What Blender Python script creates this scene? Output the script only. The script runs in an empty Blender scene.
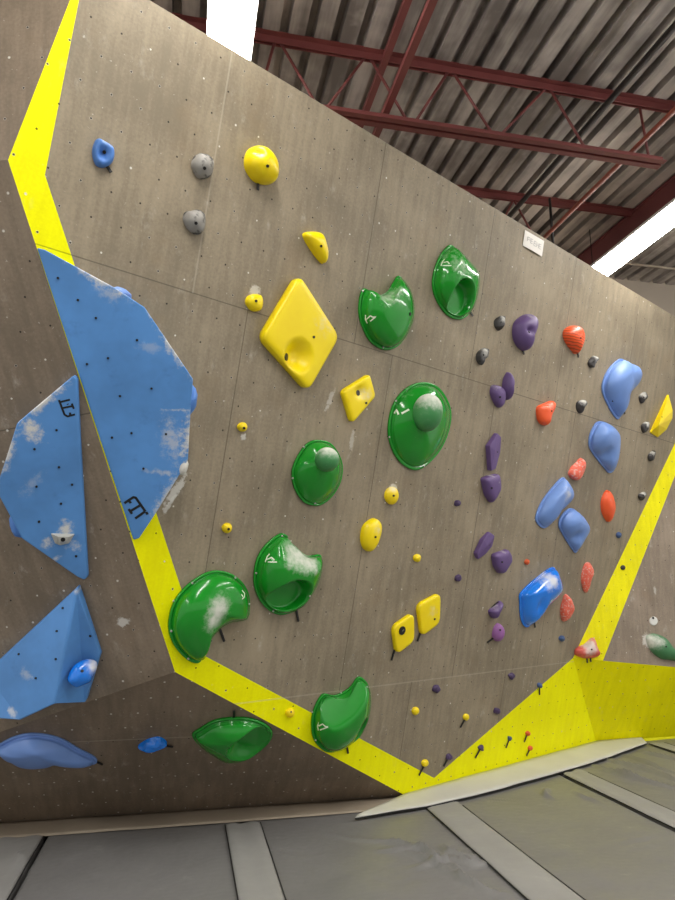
import bpy, bmesh, math, random
from mathutils import Vector, Matrix, noise
from mathutils.bvhtree import BVHTree
random.seed(7)
SC = bpy.context.scene
COL = SC.collection
# ------------------------------------------------------------------ camera model
F_PX = 676.0; PITCH = math.radians(11.7); YAW = math.radians(12.5); EYE = Vector((0, 0, 1.6))
def ray(x, y):
    X = (x-337.5)/F_PX; U = (450-y)/F_PX
    d = Vector((X, math.cos(PITCH)-U*math.sin(PITCH), math.sin(PITCH)+U*math.cos(PITCH)))
    c, s = math.cos(YAW), math.sin(YAW)
    return Vector((c*d.x+s*d.y, -s*d.x+c*d.y, d.z))
def hitz(x, y, z):
    r = ray(x, y); return EYE + r*((z-EYE.z)/r.z)
def hity(x, y, Y):
    r = ray(x, y); return EYE + r*(Y/r.y)
class Plane:
    """a wall face: origin, in-wall axes d (along) and u (up), outward normal n"""
    def __init__(s, p, n, up=Vector((0, 0, 1))):
        s.p = p.copy(); s.n = n.normalized()
        if s.n.dot(EYE-p) < 0: s.n = -s.n
        s.u = (up - s.n*up.dot(s.n)).normalized()
        s.d = s.u.cross(s.n).normalized()
    def P(s, x, y, h=0.0):
        r = ray(x, y); q = s.p + s.n*h
        return EYE + r*((q-EYE).dot(s.n)/r.dot(s.n))
    def uv(s, x, y, h=0.0):
        return s.loc(s.P(x, y, h))
    def loc(s, q):
        q = q-s.p; return Vector((q.dot(s.d), q.dot(s.u)))
    def W(s, u, v, h=0.0):
        return s.p + s.d*u + s.u*v + s.n*h
    def frame(s, o):
        m = Matrix((s.d, s.u, s.n)).transposed().to_4x4(); m.translation = o; return m
def plane3(a, b, c, up=Vector((0, 0, 1))):
    return Plane(a, (b-a).cross(c-a), up)

# ------------------------------------------------------------------ object helpers
def tag(o, label=None, cat=None, group=None, kind=None):
    if label: o['label'] = label
    if cat: o['category'] = cat
    if group: o['group'] = group
    if kind: o['kind'] = kind
    return o
def link(name, me, parent=None, mats=()):
    o = bpy.data.objects.new(name, me); COL.objects.link(o)
    if me is not None:
        for m in mats: me.materials.append(m)
    if parent: o.parent = parent
    return o
def mesh(name, verts, faces, mi=None, smooth=False, recalc=True):
    me = bpy.data.meshes.new(name); me.from_pydata([tuple(v) for v in verts], [], faces)
    if mi:
        for p, i in zip(me.polygons, mi): p.material_index = i
    if recalc:
        bm = bmesh.new(); bm.from_mesh(me); bmesh.ops.recalc_face_normals(bm, faces=bm.faces); bm.to_mesh(me); bm.free()
    for p in me.polygons: p.use_smooth = smooth
    return me
class MB:
    """collects boxes, bars and tubes into one mesh"""
    def __init__(s): s.v = []; s.f = []
    def add(s, vs, fs):
        k = len(s.v); s.v += [Vector(v) for v in vs]; s.f += [[i+k for i in f] for f in fs]
    def box(s, a, b):
        x0, y0, z0 = a; x1, y1, z1 = b
        s.add([(x0,y0,z0),(x1,y0,z0),(x1,y1,z0),(x0,y1,z0),(x0,y0,z1),(x1,y0,z1),(x1,y1,z1),(x0,y1,z1)],
              [(0,3,2,1),(4,5,6,7),(0,1,5,4),(1,2,6,5),(2,3,7,6),(3,0,4,7)])
    def bar(s, a, b, w, t, up):
        """flat bar from a to b, w wide, t thick along up (centred)"""
        a = Vector(a); b = Vector(b); x = (b-a).normalized(); up = Vector(up); up = (up-x*up.dot(x)).normalized(); sd = x.cross(up)
        vs = []
        for q in (a, b):
            for i, j in ((-1,-1),(1,-1),(1,1),(-1,1)): vs.append(q+sd*(i*w/2)+up*(j*t/2))
        s.add(vs, [(0,1,2,3),(7,6,5,4),(0,4,5,1),(1,5,6,2),(2,6,7,3),(3,7,4,0)])
    def tube(s, a, b, r, n=10):
        a = Vector(a); b = Vector(b); x = (b-a).normalized(); t = x.orthogonal().normalized(); w = x.cross(t)
        vs = [q+(t*math.cos(2*math.pi*i/n)+w*math.sin(2*math.pi*i/n))*r for q in (a, b) for i in range(n)]
        fs = [(i, (i+1) % n, n+(i+1) % n, n+i) for i in range(n)] + [tuple(range(n))[::-1], tuple(range(n, 2*n))]
        s.add(vs, fs)
    def build(s, name, mat, parent=None, smooth=False):
        return link(name, mesh(name, s.v, s.f, smooth=smooth), parent, [mat])

# ------------------------------------------------------------------ materials
def lin(c):
    return tuple(((v/255)/12.92 if v/255 <= .04045 else ((v/255+.055)/1.055)**2.4) for v in c)+(1.0,)
class NT:
    def __init__(s, name):
        s.m = bpy.data.materials.new(name); s.m.use_nodes = True; s.t = s.m.node_tree; s.N = s.t.nodes
        s.b = s.N['Principled BSDF']
    def new(s, t, **k):
        n = s.N.new(t)
        for a, v in k.items(): setattr(n, a, v)
        return n
    def put(s, sock, v):
        if hasattr(v, 'is_output'): s.t.links.new(v, sock)
        elif v is not None: sock.default_value = v
    def M(s, op, a, b=None, c=None):
        n = s.new('ShaderNodeMath', operation=op)
        for i, v in enumerate((a, b, c)): s.put(n.inputs[i], v)
        return n.outputs[0]
    def step(s, x, lo, hi):
        n = s.new('ShaderNodeMapRange', interpolation_type='SMOOTHSTEP'); n.clamp = True
        s.put(n.inputs[0], x); n.inputs[1].default_value = lo; n.inputs[2].default_value = hi
        n.inputs[3].default_value = 0; n.inputs[4].default_value = 1
        return n.outputs[0]
    def mix(s, f, a, b):
        n = s.new('ShaderNodeMix', data_type='RGBA'); s.put(n.inputs[0], f); s.put(n.inputs[6], a); s.put(n.inputs[7], b)
        return n.outputs[2]
    def noise(s, vec, scale, detail=2.0, rough=.5, sc=None):
        if sc:
            m = s.new('ShaderNodeMapping'); s.put(m.inputs[0], vec); m.inputs[3].default_value = sc; vec = m.outputs[0]
        n = s.new('ShaderNodeTexNoise'); s.put(n.inputs['Vector'], vec); n.inputs['Scale'].default_value = scale
        n.inputs['Detail'].default_value = detail; n.inputs['Roughness'].default_value = rough
        return n.outputs[0]
    def obj(s): return s.new('ShaderNodeTexCoord').outputs['Object']
    def fin(s, col=None, rough=None, coat=None, bump=None, bstr=.2, bdist=.01, metal=None, spec=None):
        s.put(s.b.inputs['Base Color'], col); s.put(s.b.inputs['Roughness'], rough)
        if coat is not None: s.b.inputs['Coat Weight'].default_value = coat; s.b.inputs['Coat Roughness'].default_value = .08
        if metal is not None: s.put(s.b.inputs['Metallic'], metal)
        if spec is not None: s.b.inputs['Specular IOR Level'].default_value = spec
        if bump is not None:
            n = s.new('ShaderNodeBump'); n.inputs['Strength'].default_value = bstr; n.inputs['Distance'].default_value = bdist
            s.put(n.inputs['Height'], bump); s.t.links.new(n.outputs[0], s.b.inputs['Normal'])
        return s.m
CHALK = lin((226, 224, 216))
def simple(name, rgb, rough=.5, var=.12, scale=8, coat=None, metal=None, bstr=0.0, spec=None):
    k = NT(name); o = k.obj(); c = lin(rgb)
    f = k.noise(o, scale, 3)
    d = tuple(v*(1-var) for v in c[:3])+(1,); l = tuple(min(1, v*(1+var)) for v in c[:3])+(1,)
    return k.fin(k.mix(f, d, l), rough, coat, bump=(k.noise(o, 120, 2) if bstr else None), bstr=bstr, bdist=.004, metal=metal, spec=spec)
def holdmat(name, rgb, rough=.35, coat=None, speck=.15, bstr=.12, grain=160, dirt=None, stripe=0):
    """moulded hold: one pigment, a chalk stain where the 'chalk' attribute is set, fine grain"""
    k = NT(name); o = k.obj(); c = lin(rgb)
    a = k.new('ShaderNodeAttribute', attribute_name='chalk').outputs['Fac']
    n1 = k.noise(o, 28, 4, .65); n2 = k.noise(o, 9, 2)
    col = k.mix(n2, tuple(v*.9 for v in c[:3])+(1,), tuple(min(1, v*1.1) for v in c[:3])+(1,))
    if dirt: col = k.mix(k.step(k.noise(o, 14, 3, .6), .5, .62), col, lin(dirt))
    if stripe:
        w = k.new('ShaderNodeTexWave', wave_type='BANDS', bands_direction='Y'); k.put(w.inputs[0], o)
        w.inputs['Scale'].default_value = 14; w.inputs['Distortion'].default_value = 3
        col = k.mix(k.M('MULTIPLY', k.step(w.outputs['Fac'], .62, .85), stripe), col, tuple(v*.45 for v in c[:3])+(1,))
    f = k.M('MULTIPLY', k.M('MULTIPLY', k.step(k.M('ADD', k.M('MULTIPLY', n1, 1.3), a), .75, 1.9), k.step(a, 0.02, .35)), .85)
    f = k.M('MAXIMUM', f, k.M('MULTIPLY', k.step(k.noise(o, 45, 4, .7), .66 if speck < .5 else .5, .78 if speck < .5 else .68), speck))
    r = k.M('ADD', k.M('MULTIPLY', f, .5), rough)
    k.fin(k.mix(f, col, CHALK), r, coat, bump=k.noise(o, grain, 2), bstr=bstr, bdist=.003)
    if coat:
        k.put(k.b.inputs['Coat Weight'], k.M('MULTIPLY', k.M('SUBTRACT', 1.0, f), coat))
    return k.m
GA, GV = .157, .158
def wallmat(name, rgb, hoff=(0, 0), vs=(), us=(), spots=(), dirty=1.0, whiteholes=.25, var=1.0, hr=.0052):
    """painted plywood: streaks, chalk scuffs, staggered grid of bolt holes, panel joints; UV in metres"""
    k = NT(name); c = lin(rgb)
    uvn = k.new('ShaderNodeUVMap', uv_map='UVMap').outputs[0]
    sp = k.new('ShaderNodeSeparateXYZ'); k.put(sp.inputs[0], uvn); u, v = sp.outputs[0], sp.outputs[1]
    big = k.noise(uvn, 1.3, 4, .62); st = k.noise(uvn, 5, 4, .6, (4, .5, 1)); fine = k.noise(uvn, 60, 3, .6)
    s = k.M('ADD', k.M('MULTIPLY', big, .5), k.M('ADD', k.M('MULTIPLY', st, .3), k.M('MULTIPLY', fine, .2)))
    col = k.mix(k.step(s, .38, .63), tuple(x*(1-.26*var) for x in c[:3])+(1,), tuple(min(1, x*(1+.17*var)) for x in c[:3])+(1,))
    # boot rubber and chalk
    warm = k.step(k.noise(uvn, 2.3, 4, .6), .52, .75)
    col = k.mix(k.M('MULTIPLY', warm, .34*dirty), col, tuple(x*y for x, y in zip(c[:3], (.86, .74, .60)))+(1,))
    sm = k.step(k.noise(uvn, 7, 5, .7, (1.5, .8, 1)), .57, .80)
    col = k.mix(k.M('MULTIPLY', sm, .5*dirty), col, lin((196, 190, 178)))
    spk = k.step(k.noise(uvn, 34, 3, .65), .665, .74)
    col = k.mix(k.M('MULTIPLY', spk, .6*dirty), col, lin((215, 210, 200)))
    for (pu, pv, ru, rv, rot, amt) in spots:
        du = k.M('SUBTRACT', u, pu); dv = k.M('SUBTRACT', v, pv); cr, sr = math.cos(rot), math.sin(rot)
        a = k.M('DIVIDE', k.M('ADD', k.M('MULTIPLY', du, cr), k.M('MULTIPLY', dv, sr)), ru)
        b = k.M('DIVIDE', k.M('SUBTRACT', k.M('MULTIPLY', dv, cr), k.M('MULTIPLY', du, sr)), rv)
        q = k.M('SUBTRACT', 1.0, k.M('SQRT', k.M('ADD', k.M('MULTIPLY', a, a), k.M('MULTIPLY', b, b))))
        g = k.step(k.M('ADD', q, k.M('MULTIPLY', k.M('SUBTRACT', k.noise(uvn, 30, 4, .7), .5), 1.6)), .2, .6)
        g = k.M('MULTIPLY', g, k.step(q, -.4, .1))
        col = k.mix(k.M('MULTIPLY', g, amt), col, CHALK)
    # joints
    for lst, co in ((vs, v), (us, u)):
        for it in lst:
            pos, lo, hi, light = it
            d = k.M('ABSOLUTE', k.M('SUBTRACT', co, pos)); oth = u if lst is vs else v
            f = k.M('MULTIPLY', k.M('LESS_THAN', d, .0035 if not light else .005), k.M('MULTIPLY', k.M('GREATER_THAN', oth, lo), k.M('LESS_THAN', oth, hi)))
            col = k.mix(k.M('MULTIPLY', f, .22 if light else .6), col, lin((205, 198, 182)) if light else tuple(x*.25 for x in c[:3])+(1,))
    # bolt holes
    for (ou, ov) in ((0, 0), (GA/2, GV)):
        a = k.M('ADD', k.M('DIVIDE', k.M('SUBTRACT', u, hoff[0]+ou), GA), .5); b = k.M('ADD', k.M('DIVIDE', k.M('SUBTRACT', v, hoff[1]+ov), 2*GV), .5)
        fa = k.M('FLOOR', a); fb = k.M('FLOOR', b)
        cb = k.new('ShaderNodeCombineXYZ'); k.put(cb.inputs[0], fa); k.put(cb.inputs[1], fb); cb.inputs[2].default_value = ou*100
        wn = k.new('ShaderNodeTexWhiteNoise', noise_dimensions='3D'); k.put(wn.inputs['Vector'], cb.outputs[0])
        rs = k.new('ShaderNodeSeparateColor'); k.put(rs.inputs[0], wn.outputs['Color'])
        du = k.M('MULTIPLY', k.M('SUBTRACT', k.M('SUBTRACT', a, fa), .5), GA); dv = k.M('MULTIPLY', k.M('SUBTRACT', k.M('SUBTRACT', b, fb), .5), 2*GV)
        dist = k.M('SQRT', k.M('ADD', k.M('MULTIPLY', du, du), k.M('MULTIPLY', dv, dv)))
        isw = k.M('LESS_THAN', rs.outputs[0], whiteholes)
        ring = k.M('MULTIPLY', k.M('LESS_THAN', dist, hr*1.45), k.M('LESS_THAN', rs.outputs[1], .45))
        col = k.mix(k.M('MULTIPLY', ring, .45), col, lin((205, 200, 190)))
        core = k.M('LESS_THAN', dist, hr)
        hc = k.mix(isw, lin((22, 18, 15)), lin((222, 218, 208)))
        col = k.mix(k.M('MULTIPLY', core, .88), col, hc)
    return k.fin(col, k.M('ADD', .5, k.M('MULTIPLY', fine, .2)), bump=fine, bstr=.06, bdist=.003, spec=.3 if rgb[2] > 60 else .12)

M = {}
M['yellow'] = holdmat('yellow_resin', (255, 222, 0), .34, speck=.03, bstr=.05)
M['yellow_old'] = holdmat('worn_yellow_resin', (252, 218, 10), .4, speck=.25, bstr=.1)
M['green'] = holdmat('green_gelcoat', (18, 142, 34), .25, coat=.6, speck=.05, bstr=.02)
M['green'].node_tree.nodes['Principled BSDF'].inputs['Specular IOR Level'].default_value = .25
M['green_knob'] = holdmat('chalky_green_gelcoat', (62, 136, 76), .45, speck=.25, bstr=.08)
M['vblue'] = holdmat('blue_volume_paint', (66, 118, 178), .42, speck=.05, bstr=.03)
M['blue'] = holdmat('pale_blue_resin', (116, 152, 218), .42, speck=.06, bstr=.05)
M['bright_blue'] = holdmat('bright_blue_gelcoat', (16, 128, 240), .2, coat=.7, speck=.04, bstr=.02)
M['purple'] = holdmat('purple_resin', (98, 75, 126), .5, speck=.12, bstr=.2)
M['chip_purple'] = holdmat('dark_purple_resin', (72, 54, 92), .55, speck=.1, bstr=.2)
M['chip_blue'] = holdmat('slate_blue_resin', (62, 88, 134), .55, speck=.1, bstr=.2)
M['chip_orange'] = holdmat('dull_orange_resin', (214, 92, 44), .55, speck=.1, bstr=.2)
M['pale_purple'] = holdmat('mauve_resin', (150, 96, 160), .5, speck=.12, bstr=.2)
M['red'] = holdmat('orange_red_resin', (250, 96, 46), .42, speck=.12, bstr=.12)
M['red_wave'] = holdmat('banded_orange_red_resin', (252, 98, 46), .38, speck=.06, bstr=.1, stripe=.8)
M['red_chalk'] = holdmat('chalky_red_resin', (236, 104, 80), .5, speck=.75, bstr=.2)
M['dark'] = holdmat('dark_grey_resin', (62, 60, 60), .55, speck=.3, bstr=.3, dirt=(24, 23, 23))
M['grey'] = holdmat('speckled_grey_resin', (150, 147, 141), .6, speck=.4, bstr=.25, dirt=(72, 70, 68))
M['fblue'] = holdmat('mid_blue_resin', (78, 130, 206), .45, speck=.1, bstr=.15)
M['silver'] = holdmat('pale_grey_plastic', (186, 186, 180), .4, speck=.15, bstr=.1)
M['white'] = simple('white_plastic', (228, 228, 222), .4, .04)
M['black'] = simple('black_rubber', (14, 13, 13), .55, .2)
M['bolt'] = simple('black_steel_bolt', (20, 19, 18), .4, .2)
M['logo'] = simple('white_transfer', (226, 240, 214), .5, .03)
M['ink'] = simple('black_lettering', (14, 16, 18), .5, .1)
M['greyink'] = simple('grey_print', (196, 192, 188), .6, .05)
M['paper'] = simple('white_paper', (232, 228, 220), .6, .03)
M['steel'] = simple('red_oxide_steel', (122, 64, 62), .5, .2, 6)
M['girder'] = simple('dark_red_oxide_steel', (120, 66, 66), .55, .2, 4)
M['rust'] = simple('rusty_red_pipe', (150, 78, 62), .55, .2, 6)
M['conduit'] = simple('black_conduit', (34, 31, 31), .5, .2, 6)
M['housing'] = simple('white_lamp_housing', (225, 225, 222), .4, .03)
M['backwall'] = simple('pale_painted_block', (196, 184, 168), .7, .08, 2)
M['pale_flap'] = None
def vinyl(name, rgb, rough=.33, wr=1.0):
    k = NT(name); o = k.obj(); c = lin(rgb)
    n = k.noise(o, 1.6, 4, .6); f = k.noise(o, 26, 4, .65); sc = k.step(k.noise(o, 5, 4, .7, (1, 1, 1)), .6, .78)
    col = k.mix(n, tuple(x*.82 for x in c[:3])+(1,), tuple(min(1, x*1.18) for x in c[:3])+(1,))
    col = k.mix(k.M('MULTIPLY', sc, .22), col, lin((190, 186, 178)))
    return k.fin(col, k.M('ADD', rough, k.M('MULTIPLY', f, .15)), bump=k.M('ADD', k.M('MULTIPLY', k.noise(o, 3.2, 3, .5), 1.0), k.M('MULTIPLY', f, .04)), bstr=.35*wr, bdist=.05)
M['mat'] = vinyl('dark_grey_vinyl', (122, 121, 120))
M['strap'] = vinyl('grey_vinyl_strip', (150, 149, 146), .45)
M['pale_flap'] = vinyl('pale_grey_vinyl', (200, 199, 192), .55, .5)
M['brown_flap'] = vinyl('grey_brown_vinyl', (168, 155, 137), .6, .3)
M['foam'] = simple('black_seam', (26, 25, 24), .7, .2)
M['concrete'] = simple('concrete', (120, 116, 110), .8, .15, 2)
def deckmat():
    k = NT('galvanised_deck'); o = k.obj()
    n = k.noise(o, 1.3, 4, .6); st = k.noise(o, 2, 4, .6, (3, .35, 1)); sp = k.step(k.noise(o, 3.0, 3, .6), .6, .72)
    s = k.M('ADD', k.M('MULTIPLY', n, .5), k.M('MULTIPLY', st, .5))
    col = k.mix(k.step(s, .38, .63), lin((122, 115, 111)), lin((200, 192, 185)))
    col = k.mix(k.M('MULTIPLY', sp, .4), col, lin((214, 206, 198)))
    return k.fin(col, .5, metal=.15)
M['deck'] = deckmat()
def lampmat():
    k = NT('lit_diffuser'); k.fin((1, 1, 1, 1), .5)
    k.b.inputs['Emission Color'].default_value = (1.0, .962, .905, 1); k.b.inputs['Emission Strength'].default_value = LAMP
    return k.m
LAMP = 15.0
M['lamp'] = lampmat()

# ------------------------------------------------------------------ the climbing wall planes
P0 = hitz(408, 797, 0); P1 = hitz(597, 741, 0)
th = math.radians(14); az = math.radians(61.9)
nF = Vector((math.cos(az), -math.sin(az), 0))*math.cos(th) - Vector((0, 0, math.sin(th)))
F = Plane(P0, nF)
VTOP = 4.73
A = F.P(8, 160); Bv = F.P(175, 672); C = F.P(70, 0); Vv = F.P(573, 658); P1 = F.W(F.uv(597, 741).x, 0)
def to_v(a, b, vt):
    ua, ub = F.loc(a), F.loc(b); t = (vt-ua.y)/(ub.y-ua.y); return a+(b-a)*t
VT = lambda q: 4.735-(F.loc(q).x+3.0)*.009            # the top edge drops a little to the right
Ct = to_v(A, C, VT(C))
Rt = to_v(Vv, F.P(675, 443), VT(F.P(675, 330)))
azb = math.radians(78+12.5); dB = Vector((math.sin(azb), math.cos(azb), 0))
Bp = Plane(Bv, dB.cross(Bv-P0))
Lp = Bp.P(0, 732)
Lf = plane3(A, Bv, Lp)
dL = -Lf.d                                              # horizontal, to the left
def ext(p, d, X): return p + d*((X-p.x)/d.x)
XL = -3.2
A2 = ext(A, dL, XL); L2 = ext(Bv, Lp-Bv, XL); B2 = ext(P0, dB, XL)
_s = (Lf.P(80, 415)-Lf.P(0, 431)).normalized(); Lf.d = _s; Lf.u = Lf.n.cross(_s)
if Lf.u.z < 0: Lf.u = -Lf.u
Uf = plane3(A, Ct, A2); Ct2 = ext(Ct, dL, XL)
DYb = hitz(675, 738, 0)
Dy = plane3(Vv, P1, DYb)
Wv = Dy.P(675, 667); Wd = (Wv-Vv)
W2 = Vv+Wd*2.4; D2 = P1+(DYb-P1)*2.4
D2 = Vector((D2.x, D2.y, 0))
Rf = plane3(Vv, Rt, Wv)
R2t = W2 + (Rt-Vv)*((Rt.z-Vv.z)/(Rt.z-Vv.z))
R2t = W2 + (Rt-Vv)*((Rt.z-W2.z)/(Rt.z-Vv.z))
BACK = Vector((0.05, .3, 0))
def facet(name, pl, polys, mats, outline):
    """front polygons (points, material index) in one plane, plus a solid back"""
    vs = []; fs = []; mi = []
    def idx(p):
        for i, q in enumerate(vs):
            if (q-p).length < 1e-5: return i
        vs.append(p.copy()); return len(vs)-1
    for pts, m in polys: fs.append([idx(p) for p in pts]); mi.append(m)
    ol = [idx(p) for p in outline]; n0 = len(vs)
    bk = {i: n0+j for j, i in enumerate(ol)}
    for i in ol: vs.append(vs[i]+BACK)
    for j in range(len(ol)):
        a, b = ol[j], ol[(j+1) % len(ol)]; fs.append([a, b, bk[b], bk[a]]); mi.append(0)
    fs.append([bk[i] for i in ol][::-1]); mi.append(0)
    me = mesh(name, vs, fs, mi)
    uvl = me.uv_layers.new(name='UVMap')
    for p in me.polygons:
        for li in p.loop_indices:
            q = pl.loc(me.vertices[me.loops[li].vertex_index].co); uvl.data[li].uv = (q.x, q.y)
    o = link(name, me, None, mats); o['kind'] = 'structure'
    return o
hF = F.uv(242/3, 541/3)
uj = F.uv(248, 310).x; uj3 = F.uv(232, 53).x
vs_ = ((F.uv(337, 338).y, -9, 9, 0), (F.uv(450, 677).y, -9, 9, 1))
us_ = tuple((uj+1.22*i, F.uv(450, 677).y, F.uv(337, 338).y, 0) for i in range(-1, 6)) + \
      tuple((uj3+1.22*i, F.uv(337, 338).y, 9, 1 if i == 0 else 0) for i in range(0, 6)) + \
      tuple((F.uv(503, 690).x+1.22*i, -1, F.uv(450, 677).y, 0) for i in range(-1, 2))
def spot(pl, x, y, ru, rv, rot, amt):
    q = pl.uv(x, y); return (q.x, q.y, ru, rv, rot, amt)
spF = (spot(F, 176, 490, .035, .17, -.5, .75), spot(F, 169, 505, .02, .1, -.45, .6), spot(F, 255, 292, .06, .06, 0, .55), spot(F, 393, 488, .06, .05, 0, .7), spot(F, 243, 437, .03, .03, 0, .8),
       spot(F, 330, 400, .03, .12, -.3, .4), spot(F, 352, 440, .03, .1, 0, .35))
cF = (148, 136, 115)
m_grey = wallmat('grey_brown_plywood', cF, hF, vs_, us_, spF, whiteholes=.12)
m_yel = wallmat('yellow_painted_plywood', (252, 248, 0), hF, vs_, (), (), .3, .05, var=.35)
TL = F.P(79, 0); i1 = F.P(45, 175); TL = to_v(i1, TL, VT(TL)); i2 = F.P(203, 655); i3 = F.P(434, 778)
facet('wall_center', F, [([TL, i1, i2, i3, Vv, Rt], 0), ([Ct, A, i1, TL], 1), ([A, Bv, i2, i1], 1), ([Bv, P0, i3, i2], 1), ([P0, P1, Vv, i3], 1)],
      [m_grey, m_yel], [Ct, A, Bv, P0, P1, Vv, Rt, TL])
sL = Lf.uv(0, 431).y
spL = (spot(Lf, 123, 622, .05, .05, 0, .7), spot(Lf, 60, 700, .05, .03, 0, .3))
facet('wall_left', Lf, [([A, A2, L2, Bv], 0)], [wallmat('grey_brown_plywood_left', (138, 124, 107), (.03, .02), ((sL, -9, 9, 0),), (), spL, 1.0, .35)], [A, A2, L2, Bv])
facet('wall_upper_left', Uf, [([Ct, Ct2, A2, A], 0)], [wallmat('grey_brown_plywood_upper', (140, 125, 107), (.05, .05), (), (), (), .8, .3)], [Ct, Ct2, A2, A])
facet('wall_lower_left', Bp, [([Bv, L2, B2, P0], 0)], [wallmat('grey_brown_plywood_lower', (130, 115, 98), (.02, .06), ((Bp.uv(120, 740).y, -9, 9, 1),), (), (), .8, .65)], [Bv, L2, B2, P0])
s1, s2 = Rf.P(603, 661), Rf.P(675, 465)
s1 = Vv + Wd*((s1-Vv).dot(Wd)/Wd.dot(Wd))
t = (Rt.z-s1.z)/(s2.z-s1.z); s2t = s1+(s2-s1)*t
k_ = Rt + (R2t-Rt)*max(0.02, (s2t-Rt).dot(R2t-Rt)/(R2t-Rt).dot(R2t-Rt))
m_greyR = wallmat('grey_brown_plywood_right', (150, 136, 120), (.04, .03), (), (), (spot(Rf, 647, 640, .1, .1, 0, .7), spot(Rf, 655, 590, .03, .06, 0, .4)), 1.2, .2)
m_yelR = wallmat('yellow_painted_plywood_right', (246, 238, 24), (.04, .03), (), (), (), .8, .1, var=.5)
facet('wall_right', Rf, [([Vv, s1, k_, Rt], 1), ([s1, W2, R2t, k_], 0)], [m_greyR, m_yelR], [Vv, s1, W2, R2t, k_, Rt])
facet('wall_lower_right', Dy, [([Vv, P1, D2, W2], 0)], [wallmat('yellow_painted_plywood_lower', (240, 234, 0), (.02, .02), (), (), (), .3, .05, var=.4)], [Vv, P1, D2, W2])
# bright kick board along the foot of the yellow faces
def ledge(name, pts, h, t, mat):
    vs = []; fs = []
    for i, p in enumerate(pts):
        a = pts[max(0, i-1)]; b = pts[min(len(pts)-1, i+1)]; dd = (b-a).normalized(); nn = Vector((dd.y, -dd.x, 0))
        for q in (p+nn*t+Vector((0, 0, -.02)), p+nn*t+Vector((0, 0, h)), p+Vector((0, 0, h+.004))+nn*.0, p+Vector((0, 0, -.02))): vs.append(q)
    for i in range(len(pts)-1):
        k = 4*i
        for j in range(4): fs.append([k+j, k+(j+1) % 4, k+4+(j+1) % 4, k+4+j])
    fs += [[0, 1, 2, 3], [4*len(pts)-1, 4*len(pts)-2, 4*len(pts)-3, 4*len(pts)-4]]
    o = link(name, mesh(name, vs, fs), None, [mat]); o['kind'] = 'structure'; return o
ledge('trim_1', [P0, P1, D2], .045, .012, simple('yellow_paint_clean', (246, 244, 10), .45, .04))

# ------------------------------------------------------------------ floor, mats, flaps
b = MB(); b.box((-6, -7, -.47), (12, 9, -.42)); b.build('floor', M['concrete'])['kind'] = 'structure'
def wall_y(x):
    """front foot line of the climbing wall at world x"""
    if x < P0.x: q, d = P0, dB
    elif x < P1.x: q, d = P0, P1-P0
    else: q, d = P1, D2-P1
    return q.y + d.y*(x-q.x)/d.x
def wr(x, y, amp, seed):
    return amp*(noise.noise(Vector((x*2.2, y*2.2, seed)))*.7 + noise.noise(Vector((x*7, y*5, seed+3)))*.3)
def crease(x, y, x0, y0, ang, ln, wd, n, amp):
    """a bunch of parallel soft folds in the vinyl around a point"""
    dx, dy = x-x0, y-y0; a = dx*math.cos(ang)+dy*math.sin(ang); c = -dx*math.sin(ang)+dy*math.cos(ang)
    e = math.exp(-(a/ln)**2-(c/wd)**2)
    return amp*e*math.sin(c/wd*n + 1.2*math.sin(a*6))
FOLDS = []
for px, py, ang, ln, wd, n, amp in ((455, 862, .25, .30, .2, 11, .006), (500, 800, -.4, .12, .05, 5, .006), (285, 850, -.6, .12, .06, 5, .006), (640, 840, .3, .2, .1, 6, .005)):
    q = hitz(px, py, 0); FOLDS.append((q.x, q.y, ang, ln, wd, n, amp))
RIDGES = []
for ax, ay, bx, by, hh in ((375, 849, 439, 854, 1), (390, 841, 464, 869, 1.2), (399, 851, 469, 879, 1.1), (429, 859, 489, 864, 1), (449, 869, 484, 889, 1), (414, 869, 479, 861, .9), (459, 879, 509, 896, .9), (440, 846, 470, 858, 1), (330, 835, 420, 846, .6),
        (588, 765, 657, 784, 1.2), (598, 757, 672, 779, 1.3), (618, 755, 675, 772, 1.2), (608, 770, 690, 794, 1.1), (638, 750, 680, 762, 1.1), (628, 762, 690, 785, 1.0), (543, 789, 553, 799, 1.2), (575, 790, 600, 806, .7), (20, 870, 34, 848, 1), (8, 872, 30, 846, 1)):
    a_, c_ = hitz(ax, ay, 0), hitz(bx, by, 0); RIDGES.append((a_.x, a_.y, c_.x, c_.y, hh))
def ridges(x, y):
    z = 0
    for x0, y0, x1, y1, hh in RIDGES:
        dx, dy = x1-x0, y1-y0; L = math.hypot(dx, dy); t = ((x-x0)*dx+(y-y0)*dy)/(L*L)
        if -.1 < t < 1.1:
            d = ((x-x0)*dy-(y-y0)*dx)/L + .03*math.sin(t*5+x0*9)
            if abs(d) < .09: z += hh*.032*math.exp(-(d/.021)**2)*max(0, math.sin(math.pi*max(0, min(1, (t+.1)/1.2))))
    return z
def matz(x, y, edge, seed):
    z = wr(x, y, .006, seed)
    for f in FOLDS: z += crease(x, y, *f)
    z += ridges(x, y)
    r = .035
    return z - (r-math.sqrt(max(0, r*r-max(0, r-edge)**2)) if edge < r else 0)
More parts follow.
